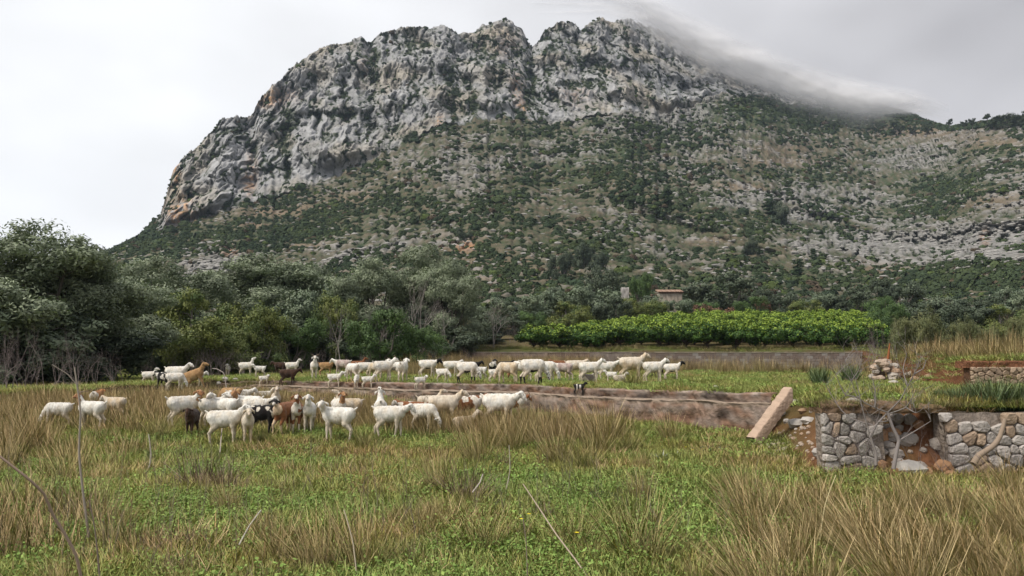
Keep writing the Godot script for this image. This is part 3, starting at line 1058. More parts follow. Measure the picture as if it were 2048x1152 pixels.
func limbs_mesh(s: int, lobes: Array, forks: float, rad: float, col: Color, sides := 6) -> ArrayMesh:
	var r := RandomNumberGenerator.new()
	r.seed = s
	var m := MB.new()
	var fork := Vector3(r.randf_range(-0.15, 0.15), forks, r.randf_range(-0.15, 0.15))
	m.tube(PackedVector3Array([Vector3(0, -0.25, 0), Vector3(0.03, forks * 0.4, 0.02), fork]), PackedFloat32Array([rad * 1.35, rad, rad * 0.85]), sides + 2, col)
	for l in lobes:
		var to: Vector3 = l[0] + Vector3(0, l[1].y * 0.3, 0)
		var mid := fork.lerp(to, 0.5) + Vector3(r.randf_range(-0.2, 0.2), -0.1 + r.randf_range(-0.15, 0.1), r.randf_range(-0.2, 0.2))
		m.tube(PackedVector3Array([fork - Vector3(0, 0.08, 0), fork.lerp(mid, 0.5) + Vector3(0, 0.04, 0), mid, mid.lerp(to, 0.6), to]), PackedFloat32Array([rad * 0.7, rad * 0.55, rad * 0.42, rad * 0.26, rad * 0.1]), sides, col)
		for k in 5:
			var a := mid.lerp(to, r.randf())
			var d: Vector3 = Vector3(r.randfn(), r.randfn() + 0.4, r.randfn()).normalized() * l[1].x * r.randf_range(0.5, 0.95)
			m.tube(PackedVector3Array([a, a + d * 0.5 + Vector3(0, 0.06, 0), a + d]), PackedFloat32Array([rad * 0.2, rad * 0.12, rad * 0.04]), 4, col)
	return m.mesh()

func twig(m: MB, r: RandomNumberGenerator, p: Vector3, d: Vector3, l: float, rad: float, depth: int, col: Color, spread: float) -> void:
	var q := PackedVector3Array([p])
	var rr := PackedFloat32Array([rad])
	var n := 3
	var at := p
	var dir := d
	for k in n:
		dir = (dir + Vector3(r.randfn(), r.randfn() * 0.6 + 0.12, r.randfn()) * 0.16).normalized()
		at += dir * l / n
		q.append(at)
		rr.append(rad * lerpf(1.0, 0.5, float(k + 1) / n))
	m.tube(q, rr, 5 if depth > 2 else 3, col * r.randf_range(0.85, 1.15))
	if depth <= 0: return
	var kids := 2 + (r.randi() % 2)
	for k in kids:
		var nd := (dir + Vector3(r.randfn(), r.randfn() * 0.6 + 0.15, r.randfn()) * spread).normalized()
		twig(m, r, at if k < 2 else q[2], nd, l * r.randf_range(0.6, 0.85), rad * 0.52, depth - 1, col, spread)

func bare_mesh(s: int, stems: int, l: float, rad: float, depth: int, col: Color, spread := 0.55, tilt := 0.5) -> ArrayMesh:
	var r := RandomNumberGenerator.new()
	r.seed = s
	var m := MB.new()
	for k in stems:
		var d := Vector3(r.randfn() * tilt, 1.0, r.randfn() * tilt).normalized()
		twig(m, r, Vector3(r.randfn() * 0.08 * (stems - 1), -0.05, r.randfn() * 0.08 * (stems - 1)), d, l * r.randf_range(0.75, 1.2), rad, depth, col, spread)
	return m.mesh()

var kinds := {}      # kind -> list of [parts: [name, mesh, material], height, width]
func add_kind(k: String, parts: Array) -> void:
	var box := AABB()
	var any := false
	for p in parts:
		var b: AABB = p[1].get_aabb()
		box = b if not any else box.merge(b)
		any = true
	if not kinds.has(k): kinds[k] = []
	kinds[k].append([parts, box.end.y, maxf(box.size.x, box.size.z)])

func plant(kind: String, variant: int, called: String, label: String, category: String, group: String, at: Vector3, high: float, wide: float, turn: float) -> Node3D:
	var list: Array = kinds[kind]
	var k: Array = list[variant % list.size()]
	var o := thing(called, label, category, at, group)
	o.rotation.y = turn
	o.scale = Vector3(wide / k[2], high / k[1], wide / k[2])
	for p in k[0]:
		var part := obj(p[0], p[1], p[2], o)
		if p[0] in ["twigs", "stems", "stalks", "foliage", "crown"]: part.set_meta("kind", "stuff")
	return o

func plant_px(kind: String, variant: int, called: String, label: String, category: String, group: String, px: float, top: float, wpx: float, d: float) -> Node3D:
	var b := on_ground(px, d)
	b.y -= 0.05
	var high := at_depth(px, top, d).y - b.y
	return plant(kind, variant, called, label, category, group, b, maxf(high, 0.2), wpx / F * d, rng.randf() * TAU)

func V(x: float, y: float, z: float) -> Vector3: return Vector3(x, y, z)

func build_trees() -> void:
	var grey := Color(0.17, 0.15, 0.14)
	var olive_a := Color(0.14, 0.172, 0.112)
	var olive_b := Color(0.27, 0.31, 0.205)
	var r := RandomNumberGenerator.new()
	r.seed = 321
	for k in 4:
		var lobes := []
		for j in 9:
			var a := TAU * j / 9.0 + r.randf() * 0.5
			var d := r.randf_range(0.7, 1.5)
			lobes.append([V(cos(a) * d, r.randf_range(1.3, 3.6), sin(a) * d), V(1, 0.85, 1) * r.randf_range(0.6, 0.95)])
		lobes.append([V(0, 3.9, 0), V(0.9, 0.8, 0.9)])
		add_kind("olive", [["trunk", limbs_mesh(50 + k, lobes, 0.9, 0.1, Color(0.09, 0.078, 0.07)), MAT.bark], ["crown", crown_mesh(60 + k, lobes, 250, 0.36, 170, 0.115, 0.042, olive_a, olive_b), MAT.leaf]])
	for k in 3:
		var lobes := []
		for j in 9:
			var a := TAU * j / 9.0 + r.randf() * 0.5
			var d := r.randf_range(0.5, 1.25)
			lobes.append([V(cos(a) * d, r.randf_range(0.5, 2.0), sin(a) * d), V(1, 0.85, 1) * r.randf_range(0.45, 0.75)])
		add_kind("lentisk", [["trunk", limbs_mesh(70 + k, lobes, 0.3, 0.09, grey), MAT.bark], ["crown", crown_mesh(80 + k, lobes, 150, 0.28, 130, 0.09, 0.045, Color(0.09, 0.13, 0.045), Color(0.2, 0.22, 0.065)), MAT.leaf]])
		add_kind("green_bush", [["trunk", limbs_mesh(75 + k, lobes, 0.3, 0.08, grey), MAT.bark], ["crown", crown_mesh(85 + k, lobes, 140, 0.3, 120, 0.1, 0.045, Color(0.055, 0.1, 0.035), Color(0.11, 0.175, 0.055)), MAT.leaf]])
		add_kind("dark_bush", [["trunk", limbs_mesh(77 + k, lobes, 0.3, 0.1, grey), MAT.bark], ["crown", crown_mesh(95 + k, lobes, 130, 0.3, 90, 0.13, 0.07, Color(0.05, 0.07, 0.045), Color(0.1, 0.125, 0.08)), MAT.leaf]])
		add_kind("sage_bush", [["trunk", limbs_mesh(78 + k, lobes, 0.3, 0.08, grey), MAT.bark], ["crown", crown_mesh(98 + k, lobes, 130, 0.3, 90, 0.14, 0.06, Color(0.11, 0.145, 0.1), Color(0.19, 0.23, 0.145)), MAT.leaf]])
		var col := []
		for j in 7: col.append([V(r.randf_range(-0.15, 0.15), 0.5 + j * 0.5, r.randf_range(-0.15, 0.15)), V(0.55, 0.5, 0.55) * (1.1 - 0.09 * j)])
		add_kind("cypress", [["trunk", limbs_mesh(55 + k, [col[3]], 1.2, 0.1, grey), MAT.bark], ["crown", crown_mesh(105 + k, col, 60, 0.25, 60, 0.2, 0.1, Color(0.03, 0.055, 0.025), Color(0.05, 0.085, 0.035), 1.0), MAT.leaf]])
		var pine := []
		for j in 8: pine.append([V(r.randf_range(-0.8, 0.8), 1.6 + r.randf() * 2.0, r.randf_range(-0.8, 0.8)), V(0.8, 0.55, 0.8)])
		add_kind("pine", [["trunk", limbs_mesh(58 + k, pine, 1.4, 0.12, grey), MAT.bark], ["crown", crown_mesh(108 + k, pine, 60, 0.35, 50, 0.3, 0.12, Color(0.035, 0.05, 0.03), Color(0.06, 0.08, 0.04)), MAT.leaf]])
		add_kind("bare_tree", [["trunk", bare_mesh(120 + k, 2, 1.3, 0.065, 5, Color(0.29, 0.26, 0.24), 0.5, 0.25), MAT.bark]])
		add_kind("bare_shrub", [["twigs", bare_mesh(130 + k, 13, 0.55, 0.02, 4, Color(0.25, 0.205, 0.2), 0.55, 0.75), MAT.bark]])
		add_kind("brush", [["twigs", bare_mesh(135 + k, 14, 0.5, 0.016, 4, Color(0.17, 0.14, 0.135), 0.5, 0.8), MAT.bark]])
		add_kind("pink_shrub", [["twigs", bare_mesh(140 + k, 14, 0.6, 0.018, 4, Color(0.23, 0.165, 0.15), 0.6, 0.6), MAT.bark]])
		add_kind("russet_bush", [["foliage", crown_mesh(150 + k, [[V(0, 0.5, 0), V(0.9, 0.55, 0.9)]], 40, 0.25, 60, 0.15, 0.07, Color(0.14, 0.07, 0.045), Color(0.2, 0.12, 0.075)), MAT.leaf], ["twigs", bare_mesh(153 + k, 5, 0.4, 0.02, 2, grey), MAT.bark]])
		var bl := []
		for j in 10:
			var a := TAU * j / 10.0 + r.randf()
			var d := r.randf_range(0.3, 1.0)
			bl.append([V(cos(a) * d, r.randf_range(0.35, 0.95) * (1.2 - d * 0.4), sin(a) * d), V(0.5, 0.5, 0.5)])
		add_kind("broom", [["foliage", crown_mesh(160 + k, bl, 110, 0.24, 120, 0.13, 0.022, Color(0.1, 0.12, 0.05), Color(0.2, 0.205, 0.095), 2.2), MAT.leaf], ["stems", bare_mesh(165 + k, 9, 0.34, 0.016, 2, Color(0.2, 0.18, 0.15), 0.3, 0.4), MAT.bark]])
	# the belt of trees on the left and in the middle: kind, variant, px, top, width, depth, label
	var belt := [
		["olive", 0, 40, 449, 330, 25.0, "large dark olive tree at the left edge of the picture, tallest of the belt"],
		["olive", 1, 150, 512, 250, 27.0, "dusky olive tree just right of the tallest left tree"],
		["olive", 2, -90, 470, 330, 26.0, "olive tree cut off by the left picture edge"],
		["olive", 3, 300, 522, 250, 34.0, "grey-green olive with a rounded top above a dark hollow, left of the yellow-green bush"],
		["olive", 4, 235, 560, 210, 31.0, "lower olive filling the gap left of the dark hollow"],
		["olive", 0, 505, 516, 240, 42.0, "silvery olive tree behind the yellow-green bush"],
		["olive", 2, 610, 530, 200, 44.0, "bluish olive tree right of the silvery olive"],
		["olive", 1, 735, 519, 150, 39.0, "pale round-topped olive left of the tallest middle olive"],
		["olive", 3, 838, 499, 170, 43.0, "tallest olive tree in the middle of the belt"],
		["olive", 4, 905, 526, 130, 40.0, "dark olive at the right end of the middle group, above the bare branches"],
		["olive", 2, 690, 585, 150, 41.0, "low olive under the pale round-topped one"],
		["lentisk", 0, 400, 578, 170, 30.5, "yellow-green mastic bush, left half of the bright pair"],
		["lentisk", 1, 520, 606, 140, 30.0, "yellow-green mastic bush, right half of the bright pair"],
		["lentisk", 2, 455, 640, 170, 29.0, "low green bush in front of the bright mastic pair"],
		["lentisk", 1, 668, 584, 110, 36.0, "yellowish bush behind the pale leafless tree"],
		["green_bush", 0, 765, 622, 130, 33.0, "bright green bush below the pale round-topped olive"],
		["green_bush", 1, 835, 652, 110, 33.5, "low green bush right of the bright green bush"],
		["green_bush", 2, 590, 640, 110, 34.0, "dark green bush left of the pale leafless tree"],
		["dark_bush", 0, 905, 655, 110, 38.0, "dark bush at the foot of the dark olive, left of the block wall"],
		["dark_bush", 1, 960, 672, 90, 45.0, "dark low bush beside the left end of the block wall"],
		["dark_bush", 2, 610, 665, 120, 36.0, "shadowy bush behind the white goat with wide horns"],
		["dark_bush", 0, 200, 640, 220, 29.0, "shadowy undergrowth bush beneath the left olives"],
		["dark_bush", 1, 60, 660, 240, 25.0, "dark undergrowth bush at the foot of the tallest left tree"],
		["dark_bush", 2, 330, 660, 160, 35.0, "bush inside the dark hollow of the belt"],
		["dark_bush", 0, 140, 655, 160, 26.5, "dark bush between the two leftmost olives"],
		["sage_bush", 0, 265, 600, 130, 32.5, "grey-green bush at the left rim of the dark hollow"],
		["dark_bush", 1, 430, 655, 170, 33.0, "dark bush filling in behind the bright mastic pair, left"],
		["dark_bush", 2, 545, 650, 170, 35.0, "dark bush filling in behind the bright mastic pair, right"],
		["sage_bush", 1, 580, 585, 150, 39.0, "blue-green bush between the mastic pair and the pale leafless tree"],
		["sage_bush", 2, 650, 560, 120, 41.0, "blue-green bush left of the pale round-topped olive"],
		["dark_bush", 0, 700, 650, 150, 37.0, "dark bush behind the bright green bush"],
		["sage_bush", 0, 800, 560, 150, 42.0, "grey-green bush under the tallest middle olive"],
		["dark_bush", 1, 850, 610, 140, 41.0, "dark bush behind the low green bush"],
		["olive", 1, 865, 540, 150, 42.0, "olive filling the gap between the tallest and the dark one"],
		["olive", 2, 560, 535, 170, 43.0, "olive between the silvery and the bluish one"],
		["sage_bush", 1, 20, 600, 260, 24.5, "grey-green bush below the tallest left olive's crown"]]
	for q in belt:
		var kind: String = q[0]
		plant_px(kind, q[1], "olive_tree" if kind == "olive" else "bush", q[6], "tree" if kind == "olive" else "bush", "trees and bushes of the belt behind the goats", q[2], q[3] - (14 if kind == "olive" else 6), q[4] * 1.22, q[5] * (1.3 if q[2] > 250 else 1.12))
	var bare := [
		["bare_tree", 0, 682, 600, 80, 31.5, "pale leafless tree standing before the yellowish bush", "tree"],
		["bare_tree", 1, 838, 545, 130, 37.0, "leafless grey limbs against the tallest middle olive", "tree"],
		["bare_tree", 2, 985, 586, 100, 43.0, "grey leafless tree right of the middle olives", "tree"],
		["bare_tree", 0, 880, 600, 90, 36.0, "small leafless tree below the dark olive", "tree"],
		["bare_tree", 1, 770, 590, 90, 37.5, "thin leafless tree behind the bright green bush", "tree"],
		["bare_shrub", 0, 470, 672, 130, 28.5, "grey leafless brush behind the white goat with raised head", "shrub"],
		["bare_shrub", 1, 395, 690, 110, 28.0, "tangle of bare brush behind the climbing tan goat", "shrub"],
		["bare_shrub", 2, 545, 680, 100, 31.0, "bare twiggy brush behind the two dark brown goats", "shrub"],
		["bare_shrub", 0, 730, 690, 80, 32.0, "small bare brush at the foot of the bright green bush", "shrub"],
		["bare_shrub", 1, 890, 688, 90, 34.0, "bare brush left of the start of the block wall", "shrub"],
		["bare_shrub", 2, 945, 690, 80, 36.0, "bare brush right at the start of the block wall", "shrub"],
		["bare_shrub", 1, 620, 690, 90, 32.0, "bare brush left of the pale leafless tree", "shrub"],
		["bare_shrub", 0, 210, 668, 130, 26.0, "bare brush under the left olives", "shrub"],
		["bare_shrub", 2, 110, 650, 150, 24.0, "bare brush before the tallest left tree", "shrub"],
		["bare_shrub", 1, 20, 640, 150, 23.0, "bare brush at the left picture edge", "shrub"],
		["bare_shrub", 0, 300, 680, 110, 29.0, "bare brush below the dark hollow", "shrub"],
		["bare_shrub", 1, 1030, 640, 60, 60.0, "grey bare brush left of the orchard", "shrub"],
		["pink_shrub", 0, 1890, 570, 110, 75.0, "pinkish leafless shrub on the slope above the broom bushes", "shrub"],
		["pink_shrub", 1, 2040, 588, 90, 70.0, "pinkish leafless shrub at the right picture edge", "shrub"],
		["bare_shrub", 2, 1752, 625, 90, 33.0, "grey bare shrub at the right end of the orchard", "shrub"],
		["bare_shrub", 0, 1738, 652, 90, 34.0, "low spreading dead shrub just past the orchard's right end", "shrub"]]
	for q in bare:
		plant_px(q[0], q[1], "leafless_tree" if q[7] == "tree" else "leafless_shrub", q[6], q[7], "leafless trees and brush", q[2], q[3], q[4] * 1.15, q[5] * (1.25 if q[2] > 250 and q[2] < 990 else 1.0))
	var far := [
		["sage_bush", 0, 1075, 582, 120, 78.0, "sage-green bush at the left of the row behind the orchard"],
		["sage_bush", 1, 1180, 563, 130, 84.0, "tall silvery bush behind the orchard's left corner"],
		["lentisk", 0, 1130, 600, 110, 76.0, "yellowish bush behind the orchard's left end"],
		["lentisk", 2, 1290, 592, 120, 82.0, "yellow-green bush in front of the small hut"],
		["sage_bush", 2, 1340, 588, 110, 88.0, "grey-green bush beside the hut"],
		["dark_bush", 0, 1225, 590, 90, 80.0, "dark bush between the silvery and the yellow-green one"],
		["green_bush", 1, 1060, 620, 80, 70.0, "green bush at the left front corner of the orchard"],
		["sage_bush", 0, 985, 596, 120, 76.0, "grey-green bush right behind the grey leafless tree"],
		["dark_bush", 2, 1000, 630, 110, 64.0, "dark bush between the leafless tree and the orchard"],
		["sage_bush", 2, 1120, 575, 120, 86.0, "sage bush between the two leftmost of the row"],
		["dark_bush", 0, 1850, 600, 150, 66.0, "dark bush behind the broom bushes"],
		["green_bush", 1, 1780, 606, 110, 62.0, "green bush at the orchard's back right corner"],
		["dark_bush", 1, 1930, 605, 130, 62.0, "dark bush behind the right broom bushes"],
		["lentisk", 0, 2010, 606, 120, 60.0, "yellowish bush behind the small broom bush"],
		["sage_bush", 1, 1880, 588, 120, 84.0, "grey-green bush in front of the pinkish shrub"],
		["dark_bush", 1, 1030, 600, 110, 80.0, "dark bush behind the grey leafless tree"],
		["dark_bush", 2, 1203, 526, 92, 118.0, "tall brownish evergreen left of the pale ruin"],
		["green_bush", 2, 1285, 543, 58, 116.0, "round dark green evergreen right of the pale ruin"],
		["dark_bush", 0, 1450, 542, 165, 112.0, "wide blackish holm oak above the orchard"],
		["dark_bush", 2, 1560, 575, 100, 104.0, "dark bush right of the holm oak"],
		["sage_bush", 1, 1640, 582, 110, 102.0, "grey-green bush above the orchard's middle"],
		["green_bush", 0, 1505, 592, 80, 98.0, "green bush right of the russet shrubs"],
		["dark_bush", 0, 1710, 572, 120, 100.0, "dark bush above the orchard's right part"],
		["green_bush", 1, 1770, 590, 90, 90.0, "bright bush above the orchard's right end"],
		["dark_bush", 2, 1800, 552, 110, 112.0, "dark olive-green bush left of the pinkish shrub"],
		["dark_bush", 1, 1960, 590, 120, 82.0, "dark bush right of the pinkish shrub"],
		["sage_bush", 0, 2010, 570, 100, 90.0, "grey-green bush near the right picture edge"],
		["green_bush", 2, 1400, 600, 80, 96.0, "green bush below the holm oak's left side"],
		["lentisk", 1, 1610, 596, 90, 96.0, "yellowish bush along the orchard's back edge"]]
	for q in far:
		plant_px(q[0], q[1], "hillside_bush", q[6], "bush", "bushes beyond the orchard", q[2], q[3], q[4], q[5])
	for q in [[1402, 607, 60, 92.0, "russet shrub at the back edge of the orchard, left of two"], [1452, 612, 80, 90.0, "russet shrub at the back edge of the orchard, right of two"], [1525, 590, 40, 100.0, "small russet shrub below the dark bushes"]]:
		plant_px("russet_bush", 0, "russet_shrub", q[4], "bush", "russet shrubs behind the orchard", q[0], q[1], q[2], q[3])
	for q in [[1597, 516, 40, 122.0, "dark column-shaped evergreen on the slope above the orchard, larger of two"], [1627, 496, 26, 140.0, "dark column-shaped evergreen on the slope, smaller of two"], [1540, 395, 40, 230.0, "dark upright evergreen by the grey outcrop"], [1335, 378, 40, 230.0, "dark upright evergreen left of the grey outcrop"]]:
		on_slope("cypress", 0, "cypress", q[4], q[0], q[1], q[2])
	for q in [[1165, 482, 62, "dark evergreen on the lower slope left of centre"], [930, 454, 36, "dark round bush on the slope above the middle olives"], [1555, 398, 56, "dark evergreen among the rocks of the right slope"], [1200, 500, 50, "dark bush on the slope above the tall brownish evergreen"], [1120, 500, 60, "spreading dark bush on the lower slope, left of the evergreen"], [1500, 470, 40, "dark bush on the slope above the holm oak"]]:
		on_slope("dark_bush", 1, "slope_bush", q[3], q[0], q[1], q[2])
	for q in [[1795, 240, 30, "leftmost of the three dark pines on the saddle"], [1825, 250, 22, "middle one of the three dark pines on the saddle"], [1856, 244, 28, "rightmost of the three dark pines on the saddle"], [1900, 238, 14, "small pine on the right skyline"], [1945, 236, 18, "pine on the right skyline near its dip"], [1975, 226, 16, "pine on the right skyline, left of the thick clump"], [2020, 224, 40, "left pine of the thick clump at the right skyline"], [2045, 222, 40, "right pine of the thick clump at the right skyline"], [1668, 240, 18, "lone dark tree in the green belt below the cloud"], [1990, 232, 30, "low pine beside the thick skyline clump"], [1930, 240, 16, "tiny pine on the right skyline"]]:
		on_slope("pine", 0, "pine_tree", q[3], q[0], q[1], q[2])
	for q in [[1850, 607, 190, 32.0, "big broom bush behind the stone pillar"], [1800, 628, 100, 33.5, "broom bush left of the big one"], [1935, 622, 120, 34.0, "olive-green broom bush right of the big one"], [1980, 640, 80, 36.0, "small broom bush at the end of the broom row"], [2050, 610, 120, 40.0, "broom bush at the right picture edge"]]:
		plant_px("broom", 0, "broom_bush", q[4], "bush", "broom bushes on the second terrace", q[0], q[1], q[2], q[3])
	# the hut and the pale ruin that show between the bushes
	var hut := thing("hut", "small stone hut with a tiled roof half hidden by bushes above the orchard", "building", at_depth(1342, 588, 100.0) - Vector3(0, 1.3, 0))
	var hw := MB.new()
	rough_box(hw, Vector3(-1.5, -1.2, -2), Vector3(1.5, 1.5, 0), Color(0.36, 0.31, 0.26), 75, 0.05)
	obj("wall", hw.mesh(), MAT.stone, hut)
	for k in 16:
		var tile := MB.new()
		var tx := -1.62 + k * 0.216
		tile.tube(PackedVector3Array([Vector3(tx, 1.52, 0.25), Vector3(tx, 1.82, -1.1), Vector3(tx, 2.0, -2.0)]), PackedFloat32Array([0.11, 0.11, 0.11]), 6, [Color(0.3, 0.2, 0.15), Color(0.36, 0.25, 0.19), Color(0.26, 0.17, 0.13)][k % 3])
		obj("tile_row", tile.mesh(), MAT.stone, hut)
	var ruin := thing("ruin", "pale ruined wall between two dark evergreens above the orchard", "building", at_depth(1251, 574, 112.0) - Vector3(0, 1.2, 0))
	var rw := MB.new()
	rough_box(rw, Vector3(-0.6, -1.0, -1), Vector3(0.5, 1.15, 0), Color(0.36, 0.34, 0.325), 76, 0.12)
	obj("wall", rw.mesh(), MAT.stone, ruin)

func on_slope(kind: String, variant: int, called: String, label: String, px: float, top: float, wpx: float) -> void:
	# stand a tree on the mountain: depth from the slope's own curve at that height
	var best := slope_depth(px, top + wpx * 0.9)
	var d := best
	var foot := at_depth(px, top + wpx * 1.15, d)
	var high := at_depth(px, top, d).y - foot.y
	plant(kind, variant + names.get(called, 0), called, label, "tree", "lone evergreens on the mountain", foot - Vector3(0, high * 0.08, 0), high * 1.08, wpx / F * d, rng.randf() * TAU)

func slope_depth(px: float, py: float) -> float:
	var best := 1e9
	var d := 400.0
	for q in slope_probe:
		var e: float = absf(q.x - px) * 1.0 + absf(q.y - py)
		if e < best:
			best = e
			d = q.z
	return d

const ORD := ["first", "second", "third", "fourth", "fifth", "sixth", "seventh", "eighth", "ninth", "tenth", "eleventh", "twelfth", "thirteenth", "fourteenth", "fifteenth", "sixteenth", "seventeenth", "eighteenth", "nineteenth", "twentieth"]
func build_orchard() -> void:
	var r := RandomNumberGenerator.new()
	r.seed = 808
	for k in 4:
		var lobes := []
		for j in 8:
			var a := TAU * j / 8.0 + r.randf() * 0.6
			var d := r.randf_range(0.45, 0.95)
			lobes.append([V(cos(a) * d, r.randf_range(0.68, 1.4), sin(a) * d), V(0.66, 0.52, 0.66) * r.randf_range(0.85, 1.1)])
		lobes.append([V(0, 1.6, 0), V(0.6, 0.42, 0.6)])
		add_kind("orange", [["trunk", limbs_mesh(170 + k, lobes, 0.32, 0.08, Color(0.08, 0.06, 0.05)), MAT.bark], ["crown", crown_mesh(180 + k, lobes, 110, 0.26, 60, 0.16, 0.09, Color(0.035, 0.08, 0.018), Color(0.07, 0.14, 0.025), 0.5, Color(0.24, 0.33, 0.045)), MAT.leaf]])  # yellow-green new growth on top, crown made darker below by leaf colour
	var row := 0
	var z := -54.0
	while z > -92.0:
		var left := lerpf(1052, 1385, pow(row / 10.0, 0.8))
		var x := (left - 1024.0) / F * -z + r.randf() * 1.2
		var count := -1
		while x < 0.487 * -z + 0.2:
			var q := V(x + r.randf_range(-0.2, 0.2), 0, z + r.randf_range(-0.25, 0.25))
			q.y = gh(q.x, q.z) - 0.03
			count += 1
			var nth: String = ORD[mini(row, 10)] + " row" if row else "front row"
			plant("orange", r.randi(), "orange_tree", "%s orange tree from the left in the orchard's %s" % [ORD[mini(count, 19)], nth], "tree", "orange trees of the orchard", q, r.randf_range(1.95, 2.35) * (0.82 + 0.2 * sstep(1100, 1400, 1024 + x / -z * F)), r.randf_range(2.9, 3.5), r.randf() * TAU)
			x += r.randf_range(1.9, 2.4)
		row += 1
		z -= 3.7
# ------------------------------------------------------------------ goats
# pose: neck pitch, neck turn, head pitch, head turn, leg swings (front left, front right, hind left, hind right), kid, lying, tail pitch
const POSES := {
	"stand": [42, 0, -20, 0, 0, 4, -4, 3, 0, 0, 35],
	"alert": [64, 0, -4, 0, 0, 6, 0, -5, 0, 0, 40],
	"right": [48, 45, -14, 85, 3, -3, 0, 6, 0, 0, 35],
	"left": [48, -45, -14, -85, 3, -3, 0, 6, 0, 0, 35],
	"level": [26, 0, -42, 0, 8, -8, -10, 8, 0, 0, 30],
	"graze": [-52, 0, -66, 0, 10, -6, -8, 5, 0, 0, 20],
	"grazer": [-48, 38, -60, 60, 10, -6, -8, 5, 0, 0, 30],
	"walk": [34, 8, -22, 12, 20, -18, -18, 16, 0, 0, 40],
	"nose": [72, -10, 30, -10, 0, 4, -3, 3, 0, 0, 20],
	"kid": [50, 0, -12, 0, 0, 6, -5, 3, 1, 0, 55],
	"kidright": [46, 50, -18, 80, 0, 6, -5, 3, 1, 0, 55],
	"kidgraze": [-42, 10, -62, 10, 8, -5, -6, 4, 1, 0, 40],
	"lie": [50, 10, -15, 20, 0, 0, 0, 0, 0, 1, -30]}
var goat_shapes := {}
var goat_meshes := {}

func dirv(pitch: float, yaw: float) -> Vector3:
	var a := deg_to_rad(pitch)
	var b := deg_to_rad(yaw)
	return Vector3(cos(a) * cos(b), sin(a), cos(a) * sin(b))

